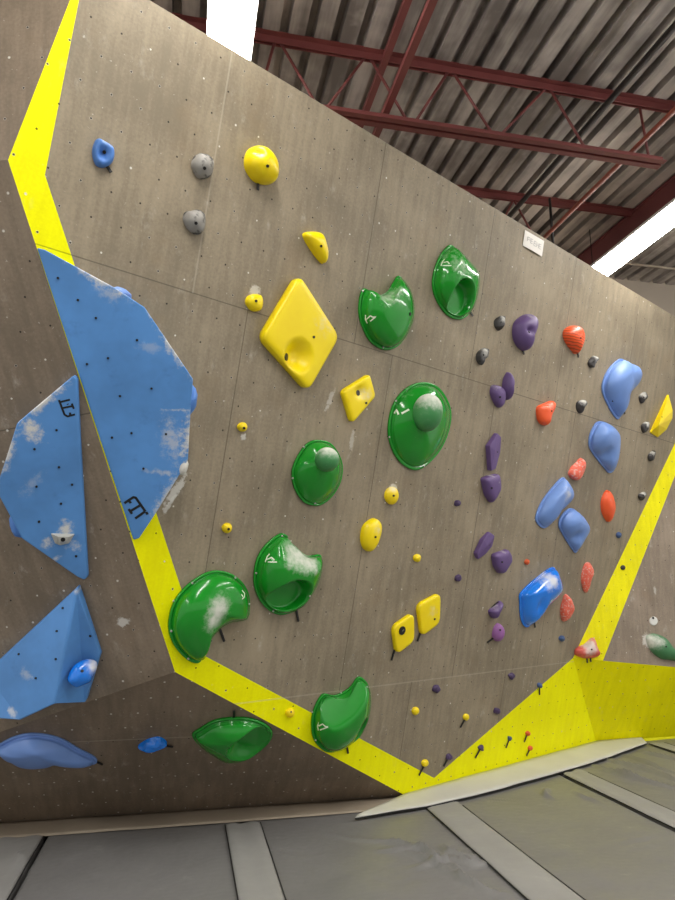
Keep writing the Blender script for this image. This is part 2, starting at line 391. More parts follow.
def crash_mat(x0, x1, y0, back, label, seed):
    nx = max(6, int((x1-x0)/.02)); ny = 210
    vs = []; fs = []
    for i in range(nx+1):
        x = x0+(x1-x0)*i/nx
        y1 = back(x)
        for j in range(ny+1):
            t = j/ny; y = y0+(y1-y0)*(1-(1-t)**1.7)
            vs.append(Vector((x, y, matz(x, y, min(x-x0, x1-x, y-y0, 1), seed))))
    for i in range(nx):
        for j in range(ny): a = i*(ny+1)+j; fs.append([a, a+ny+1, a+ny+2, a+1])
    n = len(vs); bd = [j for j in range(ny+1)] + [i*(ny+1)+ny for i in range(1, nx+1)] + [nx*(ny+1)+j for j in range(ny-1, -1, -1)] + [i*(ny+1) for i in range(nx-1, 0, -1)]
    for i in bd: vs.append(Vector((vs[i].x, vs[i].y, -.42)))
    for q in range(len(bd)): r = (q+1) % len(bd); fs.append([bd[q], n+q, n+r, bd[r]])
    fs.append([n+q for q in range(len(bd))])
    o = link('crash_mat', mesh('crash_mat', vs, fs, smooth=True), None, [M['mat']])
    return tag(o, label, 'mat', 'grey vinyl crash mats')
bk = lambda x: wall_y(x)-.03
XS = [-3.2, -.835, .465, 1.93, 3.335, 4.885, 6.4]
LB = ['grey crash mat in the left bottom corner of the floor', 'grey crash mat on the floor below the long pale blue hold', 'grey crash mat under the yellow tip, with a bunch of wrinkles',
      'wide grey crash mat in front of the yellow triangle, right of the flat strip', 'grey crash mat with long folds beside the dark yellow face', 'grey crash mat at the right edge beyond the last seam']
for i in range(6): crash_mat(XS[i]+.006, XS[i+1]-.006, -1.0, bk, LB[i], i*5.1)
def strip(name, x0, x1, y0, y1a, y1b, label, fold, seed, z0=.008):
    """cover strip lying on a seam between two mats, a little buckled"""
    nx, ny = 14, 90; vs = []; fs = []
    for i in range(nx+1):
        for j in range(ny+1):
            x = x0+(x1-x0)*i/nx; y1 = y1a+(y1b-y1a)*i/nx; y = y0+(y1-y0)*(1-(1-j/ny)**1.6)
            e = min(i, nx-i)/nx
            z = max(matz(x, y, 1, 0), matz(x, y, 1, 5.1), 0)*.5+z0+.008*min(1, e*8) + fold*math.sin(i/nx*math.pi*3+noise.noise(Vector((y*1.5, seed, 0)))*3)*.5*min(1, e*4)
            vs.append(Vector((x, y, z)))
    for i in range(nx):
        for j in range(ny): a = i*(ny+1)+j; fs.append([a, a+ny+1, a+ny+2, a+1])
    me = mesh(name, vs, fs, smooth=True)
    o = link(name, me, None, [M['strap']]); md = o.modifiers.new('thickness', 'SOLIDIFY'); md.thickness = .006; md.offset = -1
    tag(o, label, 'mat strip', 'cover strips on the mat seams')
    for xx in (x0, x1):                                                # dark stitched edge
        k = MB()
        for j in range(24):
            ya, yb = y0+(y1a-y0)*j/24, y0+(y1a-y0)*(j+1)/24
            k.bar((xx, ya, z0+.001+matz(xx, ya, 1, 0)*.5), (xx, yb, z0+.001+matz(xx, yb, 1, 0)*.5),   .006, .006, (0, 0, 1))
        e = k.build('edge_binding', M['foam'], o); e['label'] = 'black edge binding'
    return o
strip('seam_strip', -1.13, -.835, -1, 5.19, 5.19, 'buckled grey strip over the mat seam at the left frame edge', .008, 1)
strip('seam_strip', .345, .59, -1, 5.15, 5.15, 'grey strip with a lengthwise fold over the seam at bottom left of center', .010, 2)
strip('seam_strip', 1.83, 2.12, -1, 5.20, 5.3, 'flat grey strip running from the pale flap to the bottom edge', .002, 3)
strip('seam_strip', 3.33, 3.58, -1, 5.84, 5.95, 'creased grey strip over the seam, starting at the middle of the pale flap', .010, 4)
strip('seam_strip', 4.87, 5.06, -1, 6.74, 6.74, 'grey strip over the far seam at the right end of the pale flap', .006, 5)
def flap(name, back, front, label, mat, z0, z1, seed):
    n = 60; m = 6; vs = []; fs = []
    def at(pl, t):
        L = [0]
        for a, c in zip(pl, pl[1:]): L.append(L[-1]+(c-a).length)
        s = t*L[-1]
        for i in range(len(pl)-1):
            if s <= L[i+1]+1e-9: return pl[i]+(pl[i+1]-pl[i])*((s-L[i])/(L[i+1]-L[i]))
        return pl[-1]
    for i in range(n+1):
        a = at(back, i/n); c = at(front, i/n)
        for j in range(m+1):
            p = a+(c-a)*(j/m); p.z = z0+(z1-z0)*(j/m)+.004*noise.noise(Vector((p.x*4, p.y*4, seed))); vs.append(p)
    for i in range(n):
        for j in range(m): k = i*(m+1)+j; fs.append([k, k+1, k+m+2, k+m+1])
    o = link(name, mesh(name, vs, fs, smooth=True), None, [mat]); md = o.modifiers.new('thickness', 'SOLIDIFY'); md.thickness = .006; md.offset = -1
    tag(o, label, 'mat flap')
    k = MB()
    for i in range(n):
        k.bar(vs[i*(m+1)+m]-Vector((0, .006, .003)), vs[(i+1)*(m+1)+m]-Vector((0, .004, .003)), .009, .007, (0, 0, 1))
    if mat is M['pale_flap']: e = k.build('edge_binding', M['foam'], o); e['label'] = 'black front edge'
    return o
z_ = lambda x, y: hitz(x, y, .02)
P0f = Vector((P0.x-.02, P0.y-.03, .03)); off = Vector((0, -.025, 0))
flap('gap_flap', [hitz(357, 817.5, .02), P0f, P1+off, Vector((4.9, wall_y(4.9)-.02, 0))], [hitz(355, 818.5, .02), z_(430, 806), z_(490, 792), z_(560, 772.5), z_(603, 759.5), z_(647, 743.5)],
     'pale grey vinyl flap along the foot of the yellow wall', M['pale_flap'], .034, .022, 3)
flap('gap_flap', [Vector((XL, wall_y(XL)-.01, 0)), Vector((.4, wall_y(.4)-.01, 0)), P0f+Vector((-.05, 0, 0))], [Vector((XL, 5.2, 0)), Vector((.4, 5.2, 0)), Vector((1.6, 5.22, 0))],
     'grey brown vinyl strip along the foot of the dark overhang', M['brown_flap'], .012, .012, 9)

# ------------------------------------------------------------------ roof: deck, joists, girder, pipes, lamps, back wall
ZD = 5.80
def deck():
    vs = []; fs = []; x = -5.0; prof = []
    pit, dep = .20, .085
    while x < 11:
        prof += [(x, ZD), (x+.115, ZD), (x+.125, ZD+dep), (x+.19, ZD+dep)]; x += pit
    for (px, pz) in prof: vs += [Vector((px, -6, pz)), Vector((px, 7.6, pz))]
    for i in range(len(prof)-1): fs.append([2*i, 2*i+1, 2*i+3, 2*i+2])
    o = link('ceiling', mesh('ceiling', vs, fs, recalc=False), None, [M['deck']]); o['kind'] = 'structure'
    md = o.modifiers.new('thickness', 'SOLIDIFY'); md.thickness = .01; md.offset = 1
deck()
b = MB(); b.box((-6, 7.6, -.42), (12, 7.8, 6.0)); b.build('wall_back', M['backwall'])['kind'] = 'structure'
b = MB(); b.box((4.9, 7.56, 4.98), (11, 7.598, 5.06)); o = b.build('trim_2', simple('pale_trim', (176, 166, 150), .6, .05)); o['kind'] = 'structure'
def joist(Y, x0, x1, xb1, nodes, label, zb):
    r = bpy.data.objects.new('steel_joist', None); COL.objects.link(r); r.location = (x0, Y, ZD)
    tag(r, label, 'joist', 'red steel roof joists')
    off = Vector((x0, Y, ZD))
    def lc(p): return Vector(p)-off
    zt = ZD-.002
    for nm, z, xe in (('top_chord', zt-.035, x1), ('bottom_chord', zb, xb1)):
        k = MB(); s = 1 if nm == 'top_chord' else -1
        for side in (-1, 1):                                            # two angles back to back
            yc = side*.038
            k.bar(lc((x0, Y+yc, z+s*.03)), lc((xe, Y+yc, z+s*.03)), .05, .008, (0, 0, 1))
            k.bar(lc((x0, Y+side*.016, z)), lc((xe, Y+side*.016, z)), .008, .066, (0, 0, 1))
        k.build(nm, M['steel'], r)
    for (xa, xb) in nodes:
        k = MB(); k.tube(lc((xa, Y, zt-.05)), lc((xb, Y, zb+.01)), .0115); k.build('web_rod', M['steel'], r, True)
    return r
Y1, Y2 = 4.48, 6.06
X_ = lambda x, y, Y: hity(x, y, Y).x
ZB = 5.22
tn = [X_(277, 43, Y1), X_(367, 57, Y1), X_(450, 70, Y1), X_(547, 86, Y1), X_(639, 102, Y1)]
bn = [X_(255, 90, Y1), X_(322, 103, Y1), X_(411, 116, Y1), X_(496, 127, Y1), X_(588, 140, Y1), X_(648, 149, Y1)]
nodes = []
for i, t_ in enumerate(tn):
    if i < 4: nodes += [(t_-.02, bn[i]+.03), (t_+.03, bn[i+1]-.03)]
    else: nodes += [(t_, bn[5])]
lft = tn[0]
for i in range(3): nodes += [(lft-.55*(i+1), bn[0]-.55*i-.04), (lft-.55*(i+1), bn[0]-.55*(i+1)+.04)]
joist(Y1, -2.2, 4.74, X_(661, 156, Y1), nodes, 'nearer red steel roof joist, full zigzag web in view above the wall', ZB)
n2 = []
x = 3.3
while x > -1: n2 += [(x, x-.27), (x, x+.27)]; x -= .55
joist(Y2, -2.2, 4.74, 3.6, n2, 'farther red steel roof joist, cut off low by the wall top', ZB)
def ibeam(name, X, z0, z1, w, label):
    k = MB(); k.box((X-w/2, -6, z1-.02), (X+w/2, 7.6, z1)); k.box((X-w/2, -6, z0), (X+w/2, 7.6, z0+.02)); k.box((X-w/2+.025, -6, z0+.02), (X+.05, 7.6, z1-.02))
    o = k.build(name, M['girder']); return tag(o, label, 'beam')
ibeam('steel_girder', 4.87, 5.44, 5.8, .24, 'broad dark red steel girder above the right strip light')
def rod(name, X, z, r, mat, label, cat, grp=None, sq=False):
    k = MB()
    if sq:
        k.bar((X, -5.5, z), (X, 7.55, z), .05, .008, (0, 0, 1)); k.bar((X-.022, -5.5, z+.022), (X-.022, 7.55, z+.022), .008, .05, (0, 0, 1))
    else: k.tube((X, -5.5, z), (X, 7.55, z), r, 12)
    return tag(k.build(name, mat, smooth=not sq), label, cat, grp)
rod('bridging_angle', 1.385, ZB+.055, 0, M['steel'], 'red steel bridging angle resting on the lower joist chord, right of the two', 'roof brace', 'roof bridging', True)
rod('bridging_angle', 1.37, ZD-.10, 0, M['steel'], 'red steel bridging angle just under the deck, left of the two', 'roof brace', 'roof bridging', True)
rod('pipe', 3.58, ZB+.06, .022, M['rust'], 'thin rusty red pipe running to the wall top near the white sign', 'pipe')
rod('conduit', 3.32, 5.64, .027, M['conduit'], 'thick black conduit crossing under the roof deck', 'pipe')
k = MB(); k.tube((4.99, 7.15, 5.786), (10.5, 7.15, 5.786), .015); tag(k.build('pipe', M['backwall'], smooth=True), 'thin pale pipe under the deck near the back wall', 'pipe')
k = MB(); k.tube((X_(545, 205, Y2), Y2-.1, 5.75), (X_(548, 245, Y2), Y2-.1, 5.2), .014); tag(k.build('hanger_rod', M['conduit'], smooth=True), 'dark hanger rod just above the white paper sign', 'rod')
def lamp(X, y0, y1, z, w, label):
    r = bpy.data.objects.new('strip_light', None); COL.objects.link(r); r.location = (X, (y0+y1)/2, z); L = (y1-y0)/2
    tag(r, label, 'light', 'ceiling strip lights')
    k = MB(); k.box((-w/2-.012, -L, .0), (w/2+.012, L, .03)); k.box((-.06, -L, .03), (.06, L, .09)); k.build('housing', M['housing'], r)
    k = MB(); n = 8; vs = []
    for yy in (-L+.01, L-.01):
        for i in range(n+1):
            a = math.pi*i/n; vs.append((-w/2*math.cos(a)*1.0, yy, -.055*math.sin(a)**.6))
    fs = [[i, i+1, n+2+i, n+1+i] for i in range(n)] + [list(range(n+1))[::-1], list(range(n+1, 2*n+2)), [0, n+1, 2*n+1, n]]
    k.add(vs, fs); k.build('diffuser', M['lamp'], r, False)
    for yy in (-L*.7, L*.7):
        k = MB(); k.tube((0, yy, .08), (0, yy, ZD-z), .005, 6); k.build('hanger', M['conduit'], r)
    return r
lamp(.135, 2.55, 4.95, 5.2, .285, 'glaring strip light above the wall top at upper left')
lamp(.125, -.2, 2.2, 5.2, .33, 'strip light straight overhead, out of the frame')
lamp(4.51, 4.3, 6.9, 5.2, .28, 'long glaring strip light below the dark girder at right')
lamp(4.51, 1.6, 4.0, 5.2, .28, 'strip light right of the viewer, out of the frame')
lamp(4.51, -1.1, 1.3, 5.2, .28, 'strip light right and behind the viewer, out of the frame')

lamp(-4.3, .9, 3.3, 5.2, .285, 'added fill strip light to the left of the wall, out of the frame')  # unseen lamp, added to brighten the mats from the left
lamp(-4.3, -1.8, .6, 5.2, .285, 'added fill strip light left and behind the viewer, out of the frame')  # second unseen lamp put in to lift the left mats
lamp(8.8, -.8, 1.6, 5.2, .285, 'added fill strip light far right and behind the viewer, out of the frame')  # unseen lamp, added to light the main wall from the right
lamp(8.8, 1.9, 4.3, 5.2, .285, 'added fill strip light far to the right, out of the frame')  # added lamp, brightens the yellow triangle against the lower right face

# ------------------------------------------------------------------ hold builders
def smooth_outline(pts, n):
    """closed Catmull-Rom through pts, n samples by arc length"""
    m = len(pts); dense = []
    for i in range(m):
        p0, p1, p2, p3 = pts[i-1], pts[i], pts[(i+1) % m], pts[(i+2) % m]
        for j in range(12):
            t = j/12; dense.append(.5*((2*p1)+(p2-p0)*t+(2*p0-5*p1+4*p2-p3)*t*t+(3*p1-p0-3*p2+p3)*t**3))
    return resample(dense, n)
def round_outline(pts, n, r):
    """polygon with corners rounded by fraction r of the shorter side"""
    m = len(pts); dense = []
    for i in range(m):
        p0, p1, p2 = pts[i-1], pts[i], pts[(i+1) % m]
        q = r*min((p0-p1).length, (p2-p1).length)
        a = p1+(p0-p1).normalized()*q; c = p1+(p2-p1).normalized()*q
        for j in range(9):
            t = j/8; dense.append(a*(1-t)**2+p1*(2*t*(1-t))+c*t*t)
    return resample(dense, n)
def resample(d, n):
    L = [0]
    for i in range(len(d)): L.append(L[-1]+(d[(i+1) % len(d)]-d[i]).length)
    out = []; k = 0
    for i in range(n):
        s = L[-1]*i/n
        while L[k+1] < s: k += 1
        t = (s-L[k])/max(1e-9, L[k+1]-L[k]); out.append(d[k]+(d[(k+1) % len(d)]-d[k])*t)
    return out
def sst(a, b, x):
    t = max(0, min(1, (x-a)/(b-a))); return t*t*(3-2*t)
class Hold:
    """finished hold mesh + its ray-cast tree for bolts, tags and marks"""
    def __init__(s, o, pl, M4, verts, faces): s.o = o; s.pl = pl; s.m = M4; s.inv = M4.inverted(); s.bvh = BVHTree.FromPolygons(verts, faces)
    def cast(s, x, y):
        o = s.inv @ EYE; d = (s.inv.to_3x3() @ ray(x, y)).normalized()
        h = s.bvh.ray_cast(o, d)
        return (h[0], h[1]) if h[0] is not None else (None, None)
    def bolt(s, x, y, r=.008, mat=None, name='bolt'):
        p, n = s.cast(x, y)
        if p is None: return
        k = MB(); k.tube(p-n*.006, p+n*.0025, r, 12); k.build(name, mat or M['bolt'], s.o)
    def mark(s, lines, w=.008, name='logo', mat=None, label='white printed mark', lift=.0025):
        vs = []; fs = []
        for pl in lines:
            pts = []
            for (x0, y0), (x1, y1) in zip(pl, pl[1:]):
                m = max(2, int(math.hypot(x1-x0, y1-y0)*1.2)+1)
                for i in range(m): pts.append((x0+(x1-x0)*i/m, y0+(y1-y0)*i/m))
            pts.append(pl[-1])
            hs = [s.cast(*q) for q in pts]; hs = [h for h in hs if h[0] is not None]
            if len(hs) < 2: continue
            st = len(vs)
            for i, (p, nn) in enumerate(hs):
                d = (hs[min(i+1, len(hs)-1)][0]-hs[max(i-1, 0)][0]); sd = d.cross(nn).normalized()*w/2
                for q in (p+sd+nn*lift, p-sd+nn*lift, p-sd-nn*.001, p+sd-nn*.001): vs.append(q)
            for i in range(len(hs)-1):
                a = st+4*i
                for j in range(4): fs.append([a+j, a+(j+1) % 4, a+4+(j+1) % 4, a+4+j])
            fs += [[st, st+1, st+2, st+3], [len(vs)-1, len(vs)-2, len(vs)-3, len(vs)-4]]
        if vs:
            o = link(name, mesh(name, vs, fs), s.o, [mat or M['logo']]); o['label'] = label
    def tape(s, x0, y0, x1, y1, w=.014):
        """black tape tab that sticks out from under the hold"""
        a = s.inv @ s.pl.P(x0, y0, .006); c = s.inv @ s.pl.P(x1, y1, .012); a = a+(a-c)*.25
        k = MB(); k.bar(a, c, w, .006, (0, 0, 1)); o = k.build('tape_tab', M['black'], s.o); o['label'] = 'black tape tab'
    def part(s, name, verts, faces, mat, label=None, chalk=None):
        me = mesh(name, verts, faces, smooth=True)
        if chalk:
            at = me.attributes.new('chalk', 'FLOAT', 'POINT')
            for i, v in enumerate(verts): at.data[i].value = chalk(v)
        o = link(name, me, s.o, [mat])
        if label: o['label'] = label
        return o
def hold(name, label, cat, group, pl, outline, H, mat, peak=None, pe=2.2, alpha=.5, corner=None, rim=0, dents=(), bumps=(), chalk=(), bolts=(), tapes=(), marks=(), lump=0, n=40, rings=9, facets=0, scoops=()):
    cx = sum(p[0] for p in outline)/len(outline); cy = sum(p[1] for p in outline)/len(outline)
    c0 = pl.uv(cx, cy); e = (pl.uv(cx, cy, .1)-c0)/.1
    eh = -e.normalized()
    raw = [pl.uv(*p) for p in outline]; cc = sum(raw, Vector((0, 0)))/len(raw)
    base = []
    for q in raw:
        dd = (q-cc); f = dd.normalized().dot(eh)
        base.append(q + e*(alpha*H*max(0, f)))
    pts = round_outline(base, n, corner) if corner is not None else smooth_outline(base, n)
    cen = sum(pts, Vector((0, 0)))/n
    pk = pl.uv(peak[0], peak[1], H) if peak else cen
    org = pl.W(cen.x, cen.y, 0); M4 = pl.frame(org)
    vs = []; fs = []
    prof = []
    if rim: prof = [(1.0, 0), (1.0, rim*.75), (.985, rim), (.945, rim), (.93, rim*.75)]
    s0 = .925 if rim else 1.0; h0 = rim*.75 if rim else 0.0
    if not rim: prof = [(1.0, -.004)]
    for i in range(rings):
        s_ = 1-((i+.02)/rings)**1.7
        prof.append((s0*s_, h0+(H-h0)*(1-s_**pe)**(1/pe)))
    nr = len(prof)
    for (s, h) in prof:
        for q in pts:
            # rim rings shrink about the centre, upper rings drift to the peak
            t = 0 if s > .93 else (1-s/.93)
            ctr = cen+(pk-cen)*min(1, t*1.0)
            bse = cen+(q-cen)*min(s, 1) if s > .9 else None
            p = (pk+(q-pk)*s) if bse is None else (cen+(pk-cen)*(1-s)+(q-cen)*s if not rim else bse)
            vs.append([p.x, p.y, h])
    vs.append([pk.x, pk.y, H])
    for d in dents:
        x, y, hg, ru, rv, depth, sharp = d[:7]; rot = d[7] if len(d) > 7 else 0
        q = pl.uv(x, y, hg); cr, sr = math.cos(rot), math.sin(rot)
        for v in vs:
            du, dv = v[0]-q.x, v[1]-q.y; a = (du*cr+dv*sr)/ru; c = (-du*sr+dv*cr)/rv; r = math.hypot(a, c)
            if v[2] <= rim*1.01: continue
            if sharp: v[2] = v[2]+(min(v[2], depth*(1+.0*r))-v[2])*sst(1.0, 1-sharp, r)
            else: v[2] = max(.002, v[2]-depth*math.exp(-(r*1.3)**2))
    for (ax, ay, bx, by, hb, sl) in scoops:                             # flat cut rising from line a-b into the body
        a, c = pl.uv(ax, ay), pl.uv(bx, by); d = (c-a).normalized(); nn = Vector((-d.y, d.x))
        if nn.dot(cen-a) < 0: nn = -nn
        for v in vs:
            if v[2] <= rim*1.01: continue
            L = hb+sl*max(0, nn.dot(Vector((v[0], v[1]))-a)); k = .018; e = max(k-abs(v[2]-L), 0)/k
            v[2] = max(rim, min(v[2], L)-e*e*k*.25)
    lv = [Vector((v[0]-cen.x, v[1]-cen.y, v[2])) for v in vs]
    if lump:
        sd = random.random()*50; R = max((p-cen).length for p in pts)
        for v in lv:
            if v.z > .001:
                k = noise.noise_vector(Vector((v.x/R*1.6+sd, v.y/R*1.6, v.z/R*1.6)))
                if facets: k = k+noise.cell_vector(Vector((v.x/R*2+sd, v.y/R*2, v.z/R*2)))*.0
                v += k*(lump*R*min(1, v.z/(.3*H)))
                v.z = max(v.z, .0015)
    m = n
    for r in range(nr-1):
        for i in range(m): fs.append([r*m+i, r*m+(i+1) % m, (r+1)*m+(i+1) % m, (r+1)*m+i])
    top = nr*m
    for i in range(m): fs.append([(nr-1)*m+i, (nr-1)*m+(i+1) % m, top])
    fs.append(list(range(m))[::-1])
    me = mesh(name, lv, fs, smooth=True)
    if facets:
        for p in me.polygons: p.use_smooth = False
    me.polygons[-1].use_smooth = False
    if chalk:
        at = me.attributes.new('chalk', 'FLOAT', 'POINT')
        cs = [(pl.uv(x, y, hg)-cen, r, a) for (x, y, hg, r, a) in chalk]
        for i, v in enumerate(lv): at.data[i].value = min(1.3, sum(a*math.exp(-((v.x-q.x)**2+(v.y-q.y)**2)/(r*r)) for q, r, a in cs))
    o = link(name, me, None, [mat]); o.matrix_world = M4
    tag(o, label, cat, group)
    h = Hold(o, pl, M4, lv, fs)
    for bq in bolts: h.bolt(*bq)
    for tq in tapes: h.tape(*tq)
    for mk in marks: h.mark(mk)
    return h
def polyhold(name, label, cat, group, pl, pts, faces, mat, bevel=.006, edge_chalk=None, smooth=False):
    """flat-faced solid: pts = (px, py, height over wall) corners, faces index lists; sides drop to the wall"""
    W_ = [pl.P(*p) for p in pts]; cu = sum((pl.loc(w) for w in W_), Vector((0, 0)))/len(W_)
    org = pl.W(cu.x, cu.y, 0); M4 = pl.frame(org); inv = M4.inverted()
    vs = [inv @ w for w in W_]; n = len(vs)
    cnt = {}
    for f in faces:
        for a, c in zip(f, f[1:]+f[:1]): cnt[(a, c)] = 1
    bd = [(a, c) for (a, c) in cnt if (c, a) not in cnt]
    ids = {}
    def low(i):
        if i not in ids: ids[i] = len(vs); vs.append(Vector((vs[i].x, vs[i].y, -.003)))
        return ids[i]
    fs = [list(f) for f in faces] + [[c, a, low(a), low(c)] for a, c in bd]
    nx = dict(bd); loop = [bd[0][0]]
    while nx[loop[-1]] != loop[0]: loop.append(nx[loop[-1]])
    fs.append([ids[i] for i in loop][::-1])
    me = mesh(name, vs, fs)
    o = link(name, me, None, [mat]); o.matrix_world = M4; tag(o, label, cat, group)
    if bevel: md = o.modifiers.new('bevel', 'BEVEL'); md.width = bevel; md.segments = 3; md.limit_method = 'ANGLE'; md.angle_limit = math.radians(20); md.harden_normals = False
    return Hold(o, pl, M4, vs, fs)
def el(cx, cy, rx, ry, n=10, rot=0):
    return [(cx+rx*math.cos(2*math.pi*i/n)*math.cos(rot)-ry*math.sin(2*math.pi*i/n)*math.sin(rot), cy+rx*math.cos(2*math.pi*i/n)*math.sin(rot)+ry*math.sin(2*math.pi*i/n)*math.cos(rot)) for i in range(n)]
CH = 'climbing_hold'; FH = 'foothold'
exec_holds = True
# HOLDS_BELOW

# ------------------------------------------------------------------ blue volumes
def volume(label, pl, p3, corners, mat, holes, logo, lw):
    """a big bolted-on wedge: flat front face tilted off the wall, sides down to the wall"""
    a, c, d = [pl.P(*q) for q in p3]; fp = plane3(a, c, d)
    pts = []
    for x, y in corners:
        w = fp.P(x, y); pts.append((x, y, max(.012, (w-pl.p).dot(pl.n))))
    h = polyhold('climbing_volume', label, 'volume', 'blue climbing volumes', pl, pts, [list(range(len(pts)))], mat, bevel=.009)
    for x, y in holes:
        h.bolt(x, y, .006, name='bolt_hole')
    if logo: h.mark(logo, lw, 'lettering', M['ink'], 'black FIT lettering')
    return h, fp
def volmat(name, pl_frame_inv, spots):
    """volume paint with rubbed chalk patches (object space, metres)"""
    k = NT(name); o = k.obj(); c = lin((88, 146, 212))
    sp = k.new('ShaderNodeSeparateXYZ'); k.put(sp.inputs[0], o); u, v = sp.outputs[0], sp.outputs[1]
    n2 = k.noise(o, 2.2, 4, .6); col = k.mix(k.step(n2, .3, .7), tuple(x*.86 for x in c[:3])+(1,), tuple(min(1, x*1.12) for x in c[:3])+(1,))
    sc = k.step(k.noise(o, 6, 4, .7, (1, 1, .2)), .57, .8); col = k.mix(k.M('MULTIPLY', sc, .42), col, lin((52, 96, 158)))
    nn = k.noise(o, 24, 6, .75, (1, 1, 1))
    for (q, ru, rv, rot, amt) in spots:
        du = k.M('SUBTRACT', u, q.x); dv = k.M('SUBTRACT', v, q.y); cr, sr = math.cos(rot), math.sin(rot)
        a = k.M('DIVIDE', k.M('ADD', k.M('MULTIPLY', du, cr), k.M('MULTIPLY', dv, sr)), ru); b = k.M('DIVIDE', k.M('SUBTRACT', k.M('MULTIPLY', dv, cr), k.M('MULTIPLY', du, sr)), rv)
        qq = k.M('SUBTRACT', 1.0, k.M('SQRT', k.M('ADD', k.M('MULTIPLY', a, a), k.M('MULTIPLY', b, b))))
        g = k.M('MULTIPLY', k.step(k.M('ADD', qq, k.M('MULTIPLY', k.M('SUBTRACT', nn, .5), 3.0)), .12, 1.1), k.step(qq, -.3, .3))
        col = k.mix(k.M('MULTIPLY', g, amt), col, CHALK)
    return k.fin(col, .42, bump=k.noise(o, 160, 2), bstr=.04, bdist=.002)
def set_spots(h, fp, name, spots):
    L = []
    for (x0, y0, x1, y1, w, amt) in spots:
        a = h.inv @ fp.P(x0, y0); c = h.inv @ fp.P(x1, y1); d = c-a
        L.append((Vector(((a.x+c.x)/2, (a.y+c.y)/2)), max(.02, math.hypot(d.x, d.y)/2*1.15), w, math.atan2(d.y, d.x), amt))
    h.o.data.materials[0] = volmat(name, None, L)
V1, V1f = volume('huge blue angular volume at the left of the main wall, FIT at its lower tip', F, [(38, 250, .012), (134, 539, .012), (193, 385, .26)],
    [(37.6, 247.6), (45.5, 249.6), (116, 288), (145, 307), (170, 344), (193.6, 379), (191, 412), (188.4, 460), (178, 478), (157, 512), (139.5, 538.5), (134, 540)], M['vblue'],
    [(58, 278), (96, 318), (137, 340), (108, 358), (87, 364), (151.5, 388.5), (120, 396), (131.5, 433), (166, 434), (112, 437.5), (143.5, 468.5), (78, 300)],
    [[(124.3, 503.2), (133.3, 497.2), (135.8, 497.8), (145.4, 511.5)], [(129, 500.5), (130.8, 503.2)], [(139.6, 505.6), (131, 510.8)], [(128.6, 509), (132, 513.8)], [(145, 511.5), (135.2, 518.5)], [(146.2, 512), (147.6, 514.5)]], .0135)
set_spots(V1, V1f, 'blue_volume_paint_chalked', [(60, 258, 140, 302, .04, .9), (150, 312, 194, 380, .04, .95), (190, 412, 187, 465, .06, .95), (188, 465, 150, 520, .05, .8), (140, 470, 185, 474, .025, .5), (165, 410, 178, 470, .07, .5), (160, 410, 191, 410, .012, .7), (90, 285, 130, 300, .06, .35), (135, 345, 168, 350, .04, .25)])
V2, V2f = volume('blue angular volume at the left frame edge with a pale grey plate on it', Lf, [(75, 377, .03), (86, 579, .03), (5, 462, .17)],
    [(73, 375.5), (76.7, 379), (79.5, 440), (87.5, 577), (84, 580.5), (76.7, 577), (21.7, 539), (-1, 497), (-1, 478), (5, 460), (16.6, 423)], M['vblue'],
    [(56.5, 430), (34.5, 449), (59, 467), (36.5, 486.5), (72, 484.5), (61, 503.5), (39, 521.5), (76, 556)],
    [[(59, 400), (64.5, 414.5), (67.5, 416.4), (75, 414.4)], [(70, 412.5), (70.2, 415.5)], [(62.8, 408), (72.5, 406)], [(71.8, 403.5), (73.8, 408.8)], [(60.5, 402), (70, 399.6)], [(67.5, 403.8), (68, 404.6)]], .010)
set_spots(V2, V2f, 'blue_volume_paint_smeared', [(15, 424, 70, 378, .045, .9), (0, 480, 17, 425, .04, .85), (20, 436, 42, 425, .10, .95), (55, 528, 76, 528, .07, .9), (40, 545, 56, 540, .05, .75), (68, 550, 80, 540, .06, .7), (55, 556, 58, 560, .04, .6), (18, 500, 45, 470, .04, .25)])
V3 = polyhold('climbing_volume', 'blue faceted volume at lower left with a bright blue hold bolted to it', 'volume', 'blue climbing volumes', Lf,
    [(77, 588, .05), (-14, 673, .05), (-14, 718, .20), (20, 720.5, .22), (54, 704.5, .25), (85, 703, .05), (100.5, 654, .03)],
    [[0, 4, 3, 2, 1], [0, 6, 5, 4]], M['vblue'], .009)
for q in ((63, 608), (57, 631), (90, 636), (36, 678), (19, 654), (56, 659)): V3.bolt(*q, .006, name='bolt_hole')
V3f = plane3(Lf.P(77, 588, .05), Lf.P(54, 704.5, .25), Lf.P(100.5, 654, .03))
V3m = plane3(Lf.P(77, 588, .05), Lf.P(54, 704.5, .25), Lf.P(-14, 673, .05))
set_spots(V3, V3m, 'blue_volume_paint_dusty', [(8, 706, 20, 718, .03, .6), (20, 670, 34, 680, .05, .35), (70, 590, 82, 594, .02, .6)])

